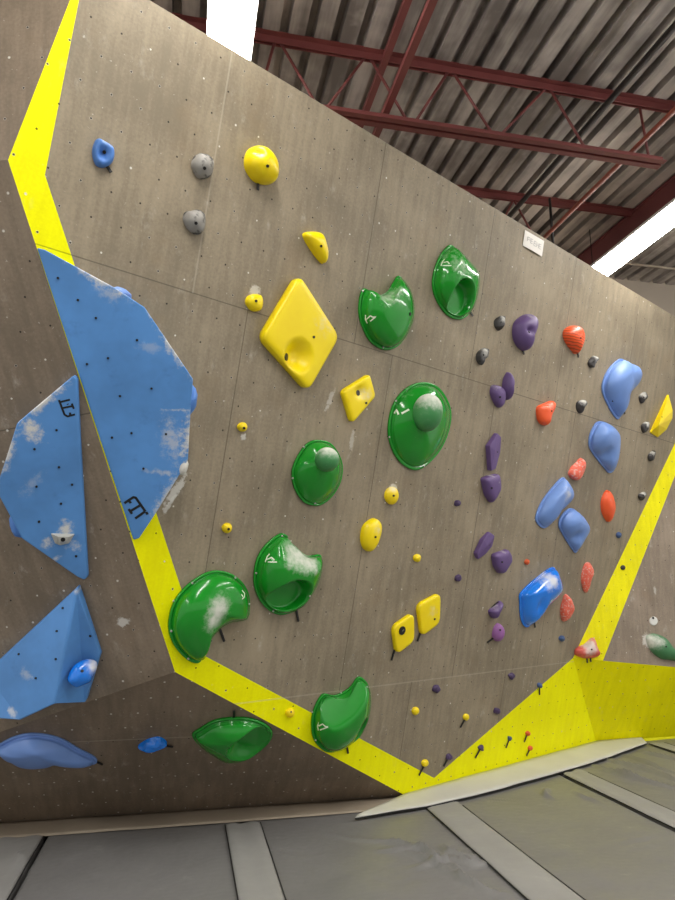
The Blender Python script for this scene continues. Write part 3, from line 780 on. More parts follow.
def side_hold(label, mat, pos, r, name=CH, chalky=0):
    """small rounded hold bolted to the flank of a volume"""
    vs = []; fs = []; n, m = 16, 10
    for j in range(m+1):
        a = math.pi*j/m
        for i in range(n):
            b_ = 2*math.pi*i/n; q = Vector((math.sin(a)*math.cos(b_)*r[0], math.sin(a)*math.sin(b_)*r[1], math.cos(a)*r[2]))
            q *= 1+.12*noise.noise(q*30+pos)+(.05*math.sin(q.y*220) if not chalky else 0); vs.append(q)
    for j in range(m):
        for i in range(n): fs.append([j*n+i, j*n+(i+1) % n, (j+1)*n+(i+1) % n, (j+1)*n+i])
    me = mesh(name, vs, fs, smooth=True)
    at = me.attributes.new('chalk', 'FLOAT', 'POINT')
    for i, v in enumerate(vs): at.data[i].value = chalky
    o = link(name, me, None, [mat]); o.matrix_world = F.frame(pos)
    return tag(o, label, 'climbing hold', 'holds on the volume flanks')
def flank(fp, x, y, wall, back, out):
    return fp.P(x, y)-wall.n*back+out
side_hold('ribbed blue hold on the right flank of the huge volume', M['fblue'], V1f.P(194, 400)-F.n*.06+F.d*.0, (.042, .085, .05))
side_hold('small pale blue hold on the top edge of the huge volume', M['blue'], V1f.P(124, 293)-F.n*.05-F.u*.0, (.06, .032, .035))
side_hold('small chalk-white hold on the lower right flank of the huge volume', M['grey'], V1f.P(184, 467)-F.n*.03+F.d*.005, (.03, .05, .04), chalky=1.1)
side_hold('bright blue hold behind the lower left edge of the frame-edge volume', M['fblue'], V2f.P(17, 527)-Lf.n*.08, (.07, .09, .05))
hold(CH, 'bright blue rounded hold with a chalky tip on the faceted lower volume', 'climbing hold', 'blue climbing holds', V3f,
     [(67.7, 678), (72, 669), (77, 663.7), (86, 659.5), (95.7, 661), (96, 668), (93, 677), (88.7, 683.6), (74.7, 686), (69, 683)], .06, M['bright_blue'], lump=.1, chalk=((95, 666, .04, .05, 1.1),), alpha=.3, bolts=((82, 671),))
sil = polyhold(CH, 'pale grey plate-shaped hold on the chalky blue volume at the left edge', 'climbing hold', None, V2f, [(51, 534, .01), (74.7, 534.4, .01), (69, 543.5, .01), (60, 545.5, .01), (55, 543.5, .01), (58, 536.5, .035), (69.5, 536.8, .035), (66, 541.5, .035), (59.5, 541.8, .035)],
    [[5, 8, 7, 6], [0, 5, 6, 1], [1, 6, 7, 2], [2, 7, 8, 3], [3, 8, 5, 4], [4, 5, 0]], M['silver'], .003)
sil.bolt(63, 539.5, .012)

# ------------------------------------------------------------------ yellow holds
YG = 'yellow climbing holds'
def Y(label, pts, H, **k):
    nm = k.pop('nm', CH); mt = k.pop('mt', M['yellow'])
    return hold(nm, label, 'climbing hold' if nm == CH else 'foothold', YG if nm == CH else 'yellow footholds', k.pop('pl', F), pts, H, mt, **k)
Y('round yellow bun-shaped hold high on the wall with black tab below', [(248, 149.5), (259, 146), (271, 151), (278, 163.5), (276, 179), (267, 185), (254, 182), (245, 170), (244, 159)], .13, pe=2.4, bolts=((267.5, 166, .009),), dents=((259, 151.5, .1, .035, .025, .03, 0),), tapes=((258, 183, 258, 190),), n=48, rings=14)
Y('yellow wedge hold with a curved lower edge, above the large diamond', [(302, 234.5), (308, 232), (320.5, 233), (326, 242), (327.5, 255), (323, 264), (315, 257), (306.5, 244.5)], .08, bolts=((321, 246),), pe=2.6)
Y('small squarish yellow hold with chalk above it, left of the large diamond', [(247, 296.5), (254, 294), (262, 296), (263, 305), (259, 311), (250.5, 310.5), (245, 303)], .055, bolts=((256, 301),), pe=2.6)
Y('large yellow diamond plate with a thumb hollow', [(294.5, 275), (337.5, 337), (304, 391), (256.5, 338)], .07, corner=.13, pe=8, alpha=.5, n=120, rings=36,
  dents=((298, 356, .06, .125, .125, .008, .85),), bolts=((313.7, 337), (286, 357, .024)), chalk=((322, 325, .05, .1, .4),), peak=(300, 325))
Y('small yellow diamond plate with an off-center pocket', [(339, 391), (368, 374), (375.5, 396), (349, 423.5)], .045, corner=.15, pe=7, alpha=.7, n=64, rings=14, bolts=((366, 403), (357.5, 393, .02)), dents=((361, 392, .05, .05, .05, .025, 0),), chalk=((367, 395, .05, .06, .7),))
Y('tiny yellow knob below left of the large diamond', el(242.4, 427, 5.4, 4.8), .04, nm=FH, bolts=((244, 428),), mt=M['yellow_old'])
Y('tiny yellow knob above the lowest-left green crescent', el(227, 528, 5.4, 5.3), .04, nm=FH, bolts=((228.5, 529),), mt=M['yellow_old'])
Y('small chalk-dusted yellow knob right of the smaller green cone', el(391.7, 495.7, 7.6, 9), .045, bolts=((393.5, 495.7),), mt=M['yellow_old'], chalk=((394, 489, .04, .04, .8),))
Y('smooth yellow oval hold, egg-shaped, between the cone and the twin plates', [(372.7, 518), (380, 522.7), (381.3, 532), (377, 544.7), (368.7, 551.5), (362, 547), (360, 536.7), (363, 524.7)], .065, bolts=((375.3, 537),), pe=2.8, chalk=((377, 530, .05, .05, .5),))
Y('tiny yellow foothold right of the smooth oval hold', el(417, 558, 4.2, 4), .03, nm=FH, lump=.15)
yp = Y('yellow rounded plate with a round through-hole', [(411.5, 611.5), (414, 641), (394, 653.5), (390, 626)], .04, corner=.28, pe=8, alpha=.7, n=64, rings=12, bolts=((402, 630.5, .033),), tapes=((394, 652, 391.5, 660.5),))
yp.bolt(403, 631, .014, M['grey'], 'washer')
Y('yellow rounded plate without a hole, right of the holed one', [(438.5, 592), (439.5, 623), (419, 635.5), (415, 604)], .04, corner=.24, pe=8, alpha=.7, n=64, rings=12, bolts=((434.5, 619),), tapes=((420, 634, 417.5, 641.5),), chalk=((433, 612, .04, .06, .5),))
Y('round yellow foothold without a tab below the joint line', el(415.5, 711, 4, 4.2), .03, nm=FH)
Y('yellow foothold with a tab, right of the tabless round one', el(466, 717, 3.4, 3.5), .03, nm=FH, tapes=((465, 719, 460.5, 727.5),))
Y('yellow foothold with a tab near the yellow point at the foot', el(425, 763, 3.9, 3.8), .03, nm=FH, tapes=((424, 766, 419, 775.5),))
Y('yellow foothold bolted on the yellow stripe left of a green scoop', el(290, 713, 4.8, 4.8), .035, nm=FH, bolts=((291, 712, .005),), mt=M['yellow_old'])
yf = polyhold(CH, 'sharp-edged bright yellow wedge hold at the right frame edge', 'climbing hold', YG, F, [(668.7, 394.7, .02), (650.5, 432.5, .01), (658, 437.2, .01), (666.7, 429.5, .05), (672.6, 418, .07), (672.8, 410, .07), (659, 425, .09)],
    [[0, 1, 6], [1, 2, 6], [2, 3, 6], [3, 4, 6], [4, 5, 6], [5, 0, 6]], M['yellow'], .003)
yf.bolt(662, 417, .006)

# ------------------------------------------------------------------ green macros
GG = 'green glossy holds'
def Gr(label, pts, H, **k): return hold(CH, label, 'climbing hold', GG, k.pop('pl', F), pts, H, M['green'], n=k.pop('n', 120), rings=k.pop('rings', 34), rim=k.pop('rim', .018), **k)
G1 = Gr('green dome with a scooped top edge, upper middle of the wall', [(362, 289), (366, 289.5), (372, 294), (380, 295), (388, 291), (394, 282), (399, 275.6), (405, 281), (411, 291), (414, 304), (413.6, 317), (408, 332), (400, 344), (390, 349.6), (380, 349), (369, 341), (361, 326), (358, 312), (359, 298)], .15, peak=(389, 309), pe=2.3, alpha=.2,
   marks=([[(365.6, 315), (365.4, 319.5), (367.4, 323.3)], [(366, 319.8), (370.3, 315.8), (372.8, 317.2), (375.8, 316.8), (370.2, 321.2)]],), bolts=((410, 314, .012),), chalk=((385, 298, .12, .07, .5), (398, 290, .15, .08, .5)))
Gr('green hooded hold with a deep round cup, topmost of the greens', [(450, 245), (458, 251), (468, 260), (477, 270), (480, 278), (478, 294), (472, 310), (464, 318), (456, 319.6), (446, 315), (437, 303), (432, 288), (433, 272), (439, 256), (445, 248)], .15, peak=(460, 276), pe=2.3, alpha=.25,
   dents=((458, 298, .06, .135, .14, .03, .16),), marks=([[(441, 265.4), (443, 261), (444.6, 259)], [(443.2, 262.6), (447.6, 261.6), (449.4, 264)], [(442, 265.6), (451.4, 265.6)]],), chalk=((462, 262, .15, .12, .45),), tapes=((471, 313, 473, 316),))
cone1 = Gr('large green cone with a ball knob, right of center', [(424, 382), (440, 388.7), (450.7, 407), (450.7, 426), (442.7, 447), (429, 463), (414.7, 470), (400, 463), (390, 446), (387.5, 426), (393, 403), (406.7, 387)], .16, peak=(426, 415), pe=1.5, alpha=.12, chalk=((404, 390, .03, .1, .25),))
cone2 = Gr('smaller green cone with a ball knob, left of the large cone', [(317.5, 439.6), (330, 443), (339, 454), (343, 466), (341.5, 480.5), (335, 493), (326, 502), (315.7, 505.7), (303, 502), (294, 489), (291, 475), (293.5, 462.7), (301.5, 448.5), (308.6, 441.7)], .15, peak=(325, 462), pe=1.5, alpha=.12)
def knob(h, pl, x, y, H, r, flat, tall=1.0):
    c = h.inv @ pl.P(x, y, H); vs = []; fs = []; n, m = 32, 18
    for j in range(m+1):
        a = math.pi*j/m
        for i in range(n):
            b_ = 2*math.pi*i/n; vs.append(c+Vector((math.sin(a)*math.cos(b_)*r, math.sin(a)*math.sin(b_)*r*tall, math.cos(a)*r*flat)))
    for j in range(m):
        for i in range(n): fs.append([j*n+i, j*n+(i+1) % n, (j+1)*n+(i+1) % n, (j+1)*n+i])
    h.part('ball_knob', vs, fs, M['green_knob'], 'chalk-dusted ball knob', lambda v: max(0, (v.y-c.y)/r)*1.0+.15)
knob(cone1, F, 427.5, 412.7, .17, .112, .95, 1.22)
knob(cone2, F, 327, 459.5, .165, .078, 1.0)
cone1.mark([[(394.5, 413.5), (396.5, 410), (398.5, 414.5)], [(401.5, 413.5), (409, 409.5)]], .014)
cone2.bvh = cone2.bvh
G5 = Gr('green almond hold with a chalked notch on top and a dark cup below', [(280, 533), (286, 535), (288, 540), (295.7, 547), (302, 552.7), (309, 556), (315.7, 555), (321, 555), (322.6, 561), (321, 573), (317, 585), (309, 598.7), (301, 608), (290, 613), (279.7, 614.7), (269, 610.7), (259.7, 601), (254, 588), (253, 576), (255.7, 560), (262, 548), (271.7, 538)], .18, peak=(292, 573), pe=2.2, alpha=.15, scoops=((281, 534, 322, 553, .03, .9),),
   dents=((287.5, 594.5, .08, .165, .115, .03, .22, .15),), marks=([[(265.4, 562), (267.2, 556.6), (269.6, 553.8)], [(266.6, 559.6), (271.6, 557.4), (274.6, 560.2)], [(268, 562), (277, 562)]],), tapes=((296.3, 610, 298.5, 621.5),), chalk=((292, 552, .12, .07, .7), (303, 560, .14, .08, .85), (313, 564, .12, .07, .8), (290, 565, .17, .05, .4)))
G6 = Gr('green crescent on the yellow stripe, opening to the lower right, lowest at left', [(217, 570), (230, 573), (241, 581), (248, 592), (250, 604), (248.5, 617), (242, 620), (230, 622), (218, 629), (208, 640), (203, 652), (201, 660), (196, 663), (186, 659), (174, 646), (168, 630), (169, 614), (174, 600), (183, 588), (195, 578), (206, 572)], .15, peak=(213, 609), pe=2.2, alpha=.12,
   marks=([[(242, 590.5), (244.6, 593.4), (244.4, 597), (242.2, 599)], [(241.4, 594.5), (243, 596.6)]],), tapes=((221, 632, 224.3, 641.5),), dents=((211, 592, .12, .14, .12, .02, 0),), chalk=((218, 610, .14, .07, .7), (211, 622, .12, .06, .7), (222, 603, .14, .06, .5)))
G7 = Gr('green scooped hold across the lower yellow stripe, hollow side up', [(359, 676), (364.6, 680), (368, 686), (369, 699), (368, 712), (364.6, 724), (358, 736), (347, 745), (339, 750), (331, 752), (322.5, 750), (314, 741), (311, 731), (311, 718), (314, 706.5), (319, 697), (323.7, 693), (333, 694.6), (341.5, 692), (350, 686), (355, 679)], .17, peak=(343, 719), pe=2.3, alpha=.1, scoops=((320, 700, 361, 674, .03, .85),),
   dents=((357, 729, .06, .06, .11, .055, .3, -.3),), marks=([[(318.4, 730.4), (317.6, 726), (318.8, 722.4)], [(318.6, 726), (322.6, 724), (325.2, 726.4), (328, 727)], [(320, 730), (328, 727)]],), tapes=((346.8, 746, 348.2, 753.5),))
Gr('green almond hold with an open cup on the dark lower overhang', [(192, 734), (199.6, 727.7), (212.6, 720), (229, 716.8), (245, 716.8), (258, 719.6), (268, 725), (272.6, 731.8), (269.7, 740.8), (261.5, 750.5), (250, 758.7), (240, 762), (225.6, 762.8), (212.6, 755.4), (201, 745.6)], .13, pl=Bp, peak=(236, 744), pe=2.0, alpha=.2,
   dents=((252, 742.5, .06, .17, .18, .02, .35, .3),), tapes=((234, 717, 234, 711),))
hold(CH, 'chalky green pointed hold on the right wall by the frame edge', 'climbing hold', None, Rf, [(645.5, 638), (649, 634.5), (654, 633.5), (664, 637.5), (675, 648), (684, 655), (680, 661), (670, 660), (660, 658.5), (650, 650)], .10, holdmat('dusty_green_resin', (70, 130, 84), .5, speck=.2), bolts=((666, 646.6),), chalk=((650, 642, .05, .09, 1.1), (660, 641, .06, .07, .6)), pe=2, tapes=((674, 657, 676, 658.5),), n=48, rings=12)

for hh, pts in ((G6, ((171, 631), (188, 658.5), (249, 604), (192, 583), (235, 577.5), (174, 601))), (G5, ((256, 573), (258, 600), (273, 611), (310, 596), (282, 536))), (G7, ((315.5, 740), (312.5, 712), (341, 693), (367, 687))), (G1, ((360.5, 325), (383, 347.5), (363, 291))), (cone1, ((396, 401), (389.5, 437), (424, 466))), (cone2, ((304, 447), (292.8, 478), (315, 503)))):
    for q in pts: hh.bolt(q[0], q[1], .006, M['silver'], 'rim_screw')

# ------------------------------------------------------------------ blue holds on the right half
BG = 'blue climbing holds'
def Bl(label, pts, H, **k): return hold(CH, label, 'climbing hold', BG, k.pop('pl', F), pts, H, k.pop('mt', M['blue']), n=k.pop('n', 90), rings=k.pop('rings', 24), rim=k.pop('rim', .014), **k)
Bl('pale blue bulging hold shaped like a leaf, highest of the right blues', [(618.8, 359), (625.6, 361), (633, 363.7), (641, 366), (645, 374.7), (641.8, 385), (633, 395), (627, 408), (618.8, 418), (615.4, 418), (608.6, 408), (601.7, 391.8), (602.6, 380), (608.6, 368)], .17, peak=(632, 374), pe=1.9, alpha=.45, dents=((626, 396, .06, .10, .10, .03, 0),), bolts=((612.5, 401, .007),), tapes=((624, 411, 625, 414),))
Bl('pale blue hooded hold with a shadowed hollow, below the highest one', [(596.7, 421.7), (604, 422), (613, 426.7), (621.7, 436.7), (621.7, 453), (618, 468), (612, 473), (605, 469), (590, 450), (588.5, 438), (592, 428)], .15, peak=(610, 434), pe=1.9, alpha=.35, dents=((604, 454, .05, .12, .10, .05, 0),))
Bl('blue bean-shaped hold with chalk, upper of the touching pair', [(562, 477.6), (568, 481), (575, 491), (575, 499.7), (568, 508), (558.5, 514), (551, 522), (544, 528), (538, 525), (535, 517), (541, 501.6), (552.7, 486)], .13, peak=(565, 493), pe=1.9, alpha=.4, chalk=((567, 494, .11, .07, .8),))
Bl('blue hooded hold, lower of the touching pair', [(570, 508), (579.7, 514), (588, 523), (591, 531.5), (585.5, 542), (577.8, 552), (573, 550.7), (562, 534), (558, 524.7), (561, 515)], .12, peak=(581, 523), pe=1.9, alpha=.3, dents=((574, 536, .04, .10, .08, .04, 0),))
Bl('bright blue glossy wedge with a chalk-white top beside the red holds', [(552.8, 567.6), (560, 574), (565, 587.7), (562.5, 596), (546.7, 611), (530.8, 624), (524.7, 626.8), (520, 618), (519, 601), (520, 592.5), (534, 579)], .15, mt=M['bright_blue'], peak=(553, 588), pe=2.0, alpha=.45, chalk=((553, 581, .12, .07, 1.1), (546, 586, .11, .05, .6)), tapes=((534.5, 622, 535.2, 627.5),), dents=((535, 604, .05, .06, .09, .03, 0),))
Bl('long pale blue pinch hold on the dark overhang at lower left', [(-6, 747), (0, 743), (14, 736), (30, 732.6), (46.7, 733.8), (63, 738.5), (79.4, 748), (93, 755), (97, 760.6), (93, 766.5), (77, 767.6), (60.7, 767.6), (46.7, 773.5), (30, 774.6), (16, 771), (7, 762), (0, 755)], .12, pl=Bp, peak=(36, 756), pe=2.0, alpha=.6, tapes=((96.5, 762, 102.7, 764.6),))
hold(CH, 'small bright blue hold on the dark overhang left of the green almond', 'climbing hold', BG, Bp, [(138, 746.7), (142, 742), (150, 738), (160, 736.7), (167, 741.7), (163, 748), (153, 752), (143, 752.7)], .05, M['bright_blue'], lump=.2, tapes=((166, 746, 173, 747),))
hold(CH, 'small blue ring-shaped hold with a hollow center at upper left', 'climbing hold', BG, F, [(97, 139), (103, 140), (113, 145.5), (115, 153), (111, 163.5), (103, 168), (95.5, 165), (92, 154), (93, 146)], .07, M['fblue'], pe=2.4, dents=((105, 152.5, .06, .036, .045, .05, 0),), bolts=((104.5, 152, .009),), tapes=((107, 166, 111.2, 172.5),), n=56, rings=18, chalk=((106, 143, .05, .05, .3),))

# ------------------------------------------------------------------ grey and dark holds
hold(CH, 'round speckled grey hold, upper of the pair at upper left', 'climbing hold', 'speckled grey holds', F, [(198, 154), (207.5, 154), (214, 160.5), (213, 171), (206, 179), (197, 177.5), (191, 167), (192.5, 159)], .075, M['grey'], bolts=((204.5, 168, .009),), lump=.08)
hold(CH, 'round speckled grey hold, lower of the pair at upper left', 'climbing hold', 'speckled grey holds', F, [(189, 211), (200, 210), (206, 215), (205, 226), (198, 235), (189, 231), (183, 221), (184, 213)], .075, M['grey'], bolts=((196, 223, .009),), lump=.08)
for lab, pts, tip in (
    ('small dark hold with a pale chalked top, just left of the big purple hold', [(494, 320.7), (500, 316), (506.7, 316.7), (505, 323), (498.7, 330.7), (494.7, 327)], (503, 319)),
    ('small dark hold with a pale chalked top above the purple pair', [(476.7, 353), (482.7, 348), (488.7, 349), (489, 354.7), (480.7, 364.7), (476, 360)], (485, 352)),
    ('small dark hold beside the orange-red banded hold', [(588, 361), (593, 356), (598, 357), (596.6, 363), (590.7, 368), (588, 365)], (596, 358)),
    ('small dark hold between the upper orange-red hold and the leaf-shaped blue one', [(576.7, 402), (585.6, 400), (586.4, 405.4), (579.6, 413), (576, 409)], (584, 402)),
    ('small black and white hold right of the leaf-shaped blue hold', [(639, 396), (643, 392), (647, 393), (646.7, 398.7), (641, 403.7), (639, 400)], (644, 395)),
    ('small dark hold left of the yellow wedge at the right edge', [(641, 425), (646, 421.6), (649, 424), (648, 429), (643, 432.7), (641, 429)], (647, 424)),
    ('small black hold below the yellow wedge at the right edge', [(648, 454.7), (652.7, 450.7), (656, 452), (654.7, 457), (650, 461), (647.7, 458.7)], (653, 452)),
    ('small black hold beside the right yellow stripe, lowest of the column', [(638, 495), (642.7, 492), (646, 493), (644.7, 497), (640, 500.5)], (644, 493))):
    cx = sum(p[0] for p in pts)/len(pts); cy = sum(p[1] for p in pts)/len(pts)
    hold(CH, lab, 'climbing hold', 'small dark holds', F, pts, .045, M['dark'], lump=.22, chalk=((tip[0], tip[1], .03, .04, .95),), bolts=((cx+1, cy, .007),), n=28, rings=8)

# ------------------------------------------------------------------ purple holds
PG = 'purple climbing holds'
def Pu(label, pts, H, **k): return hold(k.pop('nm', CH), label, k.pop('cat', 'climbing hold'), k.pop('grp', PG), F, pts, H, k.pop('mt', M['purple']), **k)
Pu('large purple kidney-shaped hold, topmost of the purples', [(516.7, 319), (523, 315), (531, 314), (536.7, 317), (537.3, 324), (535, 332), (530, 340), (527, 348), (522.7, 351), (516.7, 346.7), (512.7, 338.7), (512, 330.7), (513, 324)], .12, pe=2.3, bolts=((529, 332.3, .009),), tapes=((523, 351, 524.3, 354.5),), dents=((530, 330, .1, .05, .035, .04, 0),), chalk=((533, 316, .09, .035, .5),), n=48, rings=14)
Pu('thin purple blade hold behind its rounder partner', [(506.7, 372), (510.7, 376), (511, 386.7), (508.7, 397), (506, 400), (502, 392), (502.7, 380)], .09, chalk=((508, 374, .08, .04, .4),), pe=2)
Pu('oval purple hold in front of the thin blade', [(492, 385), (500.7, 386.7), (505.7, 393), (504, 404), (499, 407.7), (494, 404), (490, 394.7), (490, 389)], .06, bolts=((500, 397),), chalk=((497, 387, .05, .03, .4),), pe=2.6)
pa = polyhold(CH, 'tall narrow angular purple hold with a dark left side', 'climbing hold', PG, F, [(490, 446, .05), (491.5, 471, .045), (496, 469, .03), (500.5, 452, .02), (501.5, 437, .025), (497.5, 433, .035), (495, 451, .055)], [[0, 6, 5], [5, 6, 4], [4, 6, 3], [3, 6, 2], [2, 6, 1], [1, 6, 0]], M['purple'], .008)
pa.bolt(497.5, 452, .006)
Pu('five-sided purple block hold below the tall narrow one', [(480, 478), (486, 475.5), (497, 473.6), (499.8, 480.5), (500.5, 489.4), (495, 498), (489, 502.8), (483.6, 494.8)], .07, corner=.22, pe=3.4, bolts=((491.6, 488),), chalk=((494, 475, .06, .03, .7), (499, 482, .06, .02, .5)))
pb = polyhold(CH, 'slanting purple blade hold left of the purple hexagon', 'climbing hold', PG, F, [(490, 532, .03), (484, 540, .045), (477, 554, .04), (478.5, 559.5, .03), (486, 554, .025), (492.5, 546, .02), (495, 535.7, .025), (487, 546, .05)], [[0, 7, 6], [6, 7, 5], [5, 7, 4], [4, 7, 3], [3, 7, 2], [2, 7, 1], [1, 7, 0]], M['purple'], .008)
pb.bolt(490, 545, .006)
Pu('six-sided purple block hold right of the slanting blade', [(490.7, 554), (506, 549), (511, 555), (512, 560.6), (503, 573), (497, 573), (492.5, 566)], .065, corner=.22, pe=3.4, bolts=((502, 562),), chalk=((506, 550.5, .06, .03, .7),))
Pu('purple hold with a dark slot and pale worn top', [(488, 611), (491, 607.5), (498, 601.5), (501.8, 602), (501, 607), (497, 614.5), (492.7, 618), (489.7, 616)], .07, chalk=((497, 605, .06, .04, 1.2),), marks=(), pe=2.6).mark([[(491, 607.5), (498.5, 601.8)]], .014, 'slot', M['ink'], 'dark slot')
Pu('mauve egg-shaped hold with a black tab at lower left', [(497, 623), (503, 627), (504.7, 633.5), (502, 640), (495.6, 641), (492, 637), (493, 628.7)], .06, mt=M['pale_purple'], bolts=((500, 630),), tapes=((493.5, 638, 487.5, 642.5),))
def chip(label, x, y, r, mat, grp, tab=None, H=.03):
    pts = [(x+r*(1+.22*random.uniform(-1, 1))*math.cos(a), y+r*.95*(1+.2*random.uniform(-1, 1))*math.sin(a)) for a in [i*math.pi/4+.2 for i in range(8)]]
    return hold(FH, label, 'foothold', grp, F, pts, H, mat, lump=.15, tapes=((tab,) if tab else ()), n=24, rings=7, alpha=.4)
PF = 'small purple footholds'
chip('tiny purple foothold left of the five-sided block', 457, 503, 3.5, M['chip_purple'], PF)
chip('tiny purple foothold left of the purple hexagon', 458, 578, 3.8, M['chip_purple'], PF)
chip('purple foothold just under the joint line, left one', 436, 689, 4, M['chip_purple'], PF)
chip('purple foothold touching the joint line, right one', 511.5, 676, 3.5, M['chip_purple'], PF)
chip('purple foothold just above the slanting yellow edge, no tab', 497, 711, 3.6, M['chip_purple'], PF)
chip('purple foothold with tab near the yellow point', 448.6, 757, 3.6, M['chip_purple'], PF, (447.5, 759, 443.8, 766.5))
chip('purple foothold with tab on the yellow triangle', 481, 747.4, 3.3, M['chip_purple'], PF, (480, 749.5, 475.3, 758))
BF = 'small blue footholds'
chip('tiny blue foothold on the slanting yellow edge, tab hanging down', 539.6, 685.5, 2.9, M['chip_blue'], BF, (539.6, 688, 539.6, 694.8))
chip('tiny blue foothold on the yellow triangle beside the orange ones', 509.5, 738.4, 2.5, M['chip_blue'], BF, (509, 740, 506, 748))
chip('tiny blue foothold below the long red hold by the bright blue wedge', 562, 638, 3.1, M['chip_blue'], BF)
chip('tiny blue foothold left of the right yellow stripe', 618.4, 535, 3.0, M['chip_blue'], BF)
OF = 'small orange footholds'
chip('tiny orange foothold on the yellow triangle, upper of two', 527.5, 733.5, 2.5, M['chip_orange'], OF, (527, 735, 524.3, 742))
chip('tiny orange foothold on the yellow triangle, lower of two', 530, 748, 2.4, M['chip_orange'], OF, (529.5, 750, 526.5, 755.8))
chip('tiny orange foothold on the grey wall above the bright blue wedge', 526.5, 562, 2.8, M['chip_orange'], OF)

# ------------------------------------------------------------------ red holds
RG = 'orange-red climbing holds'
def Re(label, pts, H, **k): return hold(CH, label, 'climbing hold', RG, k.pop('pl', F), pts, H, k.pop('mt', M['red']), **k)
Re('orange-red hold with carved bands, highest of the reds', [(563.4, 330.5), (569.4, 326), (580.5, 326.5), (584.7, 334), (584, 342.4), (577, 353.5), (572.8, 352.6), (566, 344), (563, 337)], .10, mt=M['red_wave'], bolts=((580.5, 338, .007),), tapes=((578, 353, 578.6, 357.5),), n=48, rings=12)
Re('orange-red hold pointed at upper right, second from the top', [(536.7, 406.7), (543, 403.5), (550, 401.7), (555, 401.7), (554, 411.7), (545, 425), (538, 421.7), (536, 413)], .08, chalk=((550, 406, .05, .05, .5),), bolts=((551.5, 411, .006),), lump=.08)
Re('pale red chalky pebble hold above the touching blue pair', [(581.7, 458), (586, 463), (585, 473), (575, 480), (568, 475), (570, 468), (575, 463)], .07, mt=M['red_chalk'], lump=.08)
Re('orange-red lens-shaped hold standing upright beside the blue pair', [(606.7, 490), (613, 495), (615.7, 506.7), (612.7, 518), (608, 522), (601.7, 513), (600.5, 503), (602.5, 495)], .07, pe=2.1, chalk=((611, 500, .06, .03, .4),), lump=.05)
Re('narrow upright red hold below the lens-shaped one', [(585, 563), (591.7, 565), (591.7, 580), (588, 591.7), (583, 590), (581, 576.7)], .06, mt=M['red_chalk'], lump=.1)
Re('red hold tucked against the bright blue wedge', [(565, 593.8), (570, 598.7), (574, 609.7), (570, 617), (562.6, 621.4), (560, 611), (562, 601)], .07, mt=M['red_chalk'], lump=.1, chalk=((570, 606, .05, .03, .5),))
Re('chalk-smeared pink hold at the corner above the dark yellow face', [(574, 650), (578, 646.5), (584, 644), (592, 638), (597, 640), (599, 647), (601, 654), (596, 658), (584, 658), (575, 655)], .09, pl=Rf, mt=holdmat('pink_chalky_resin', (214, 92, 78), .45, speck=.3), chalk=((592, 645, .07, .08, 1.0), (588, 651, .07, .06, .6)), bolts=((591.5, 649.5, .008),), tapes=((587, 657, 587.3, 663), (590.5, 657, 590.8, 662)), lump=.12, n=48, rings=12)
hold(FH, 'tiny black foothold on the right yellow stripe', 'foothold', None, Rf, el(623, 567.5, 2.7, 2.5, 8), .025, M['dark'], n=20, rings=6)
wd = hold('bolt_cover', 'small round white disc with a dark dot on the right wall', 'disc', None, Rf, el(653.5, 621, 4.2, 4.6, 12), .012, M['white'], pe=5, n=28, rings=6)
wd.bolt(653, 618, .012)

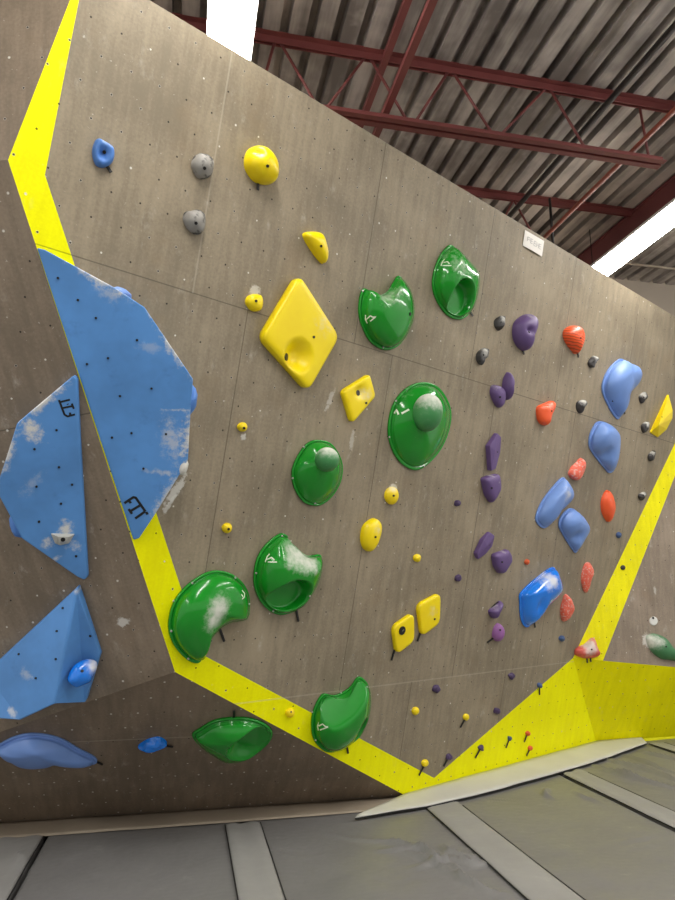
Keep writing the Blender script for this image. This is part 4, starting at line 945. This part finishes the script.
# ------------------------------------------------------------------ paper sign at the wall top
q = [F.P(525.3, 230, .006), F.P(544.2, 241, .006), F.P(542, 256.5, .012), F.P(522.8, 245.5, .006)]
org = F.W(*(sum((F.loc(p) for p in q), Vector((0, 0)))/4), 0); M4 = F.frame(org); iv = M4.inverted()
vs = []; fs = []; n = 8
for i in range(n+1):
    for j in range(n+1):
        a = q[0].lerp(q[1], i/n); c = q[3].lerp(q[2], i/n); p = iv @ a.lerp(c, j/n); p.z += .006*math.sin(i/n*math.pi)*(j/n); vs.append(p)
for i in range(n):
    for j in range(n): k = i*(n+1)+j; fs.append([k, k+1, k+n+2, k+n+1])
nb = len(vs); vs += [v-Vector((0, 0, .003)) for v in vs]; fs += [[i+nb for i in f][::-1] for f in fs]
me = mesh('paper_sign', vs, fs)
o = link('paper_sign', me, None, [M['paper']]); o.matrix_world = M4; tag(o, 'white paper sign with faded grey print at the top edge of the wall', 'sign')
S = Hold(o, F, M4, vs, fs)
def q2(a, b_):
    x = 525.3+(544.2-525.3)*a; y = 230+11*a; return (x-2.4*b_, y+15.5*b_)
ls = []
for a0, a1, b0, b1 in ((.17, .30, .32, .58), (.34, .44, .32, .58), (.52, .62, .34, .62), (.66, .76, .34, .62), (.79, .88, .34, .62)):
    k5 = int(a0*100) % 3; ls += [[q2(a0, b0), q2(a0, b1)], [q2(a0, (b0+b1)/2), q2(a1, (b0+b1)/2)]] + ([[q2(a0, b0), q2(a1, b0)]] if k5 else [[q2(a1, b0), q2(a1, b1)]]) + ([[q2(a0, b1), q2(a1, b1)]] if k5 == 1 else [])
S.mark(ls, .006, 'print', M['greyink'], 'faded grey print')

# ------------------------------------------------------------------ world, camera, colour
w = bpy.data.worlds.new('hall_ambient'); SC.world = w; w.use_nodes = True
bg = w.node_tree.nodes['Background']; bg.inputs[0].default_value = (1.0, .98, .95, 1); bg.inputs[1].default_value = .28
cam = bpy.data.cameras.new('camera'); co = bpy.data.objects.new('camera', cam); COL.objects.link(co)
cam.sensor_fit = 'VERTICAL'; cam.sensor_height = 36.0; cam.lens = 36.0*F_PX/900.0; cam.clip_start = .05
co.location = EYE; co.rotation_euler = (math.radians(90)+PITCH, 0, -YAW)
SC.camera = co
SC.view_settings.view_transform = 'Standard'; SC.view_settings.look = 'None'; SC.view_settings.gamma = 1.0
SC.view_settings.use_curve_mapping = False; SC.view_settings.exposure = 1.4
SC.cycles.use_denoising = True; SC.cycles.max_bounces = 6; SC.cycles.diffuse_bounces = 4
SC.cycles.sample_clamp_indirect = 6.0
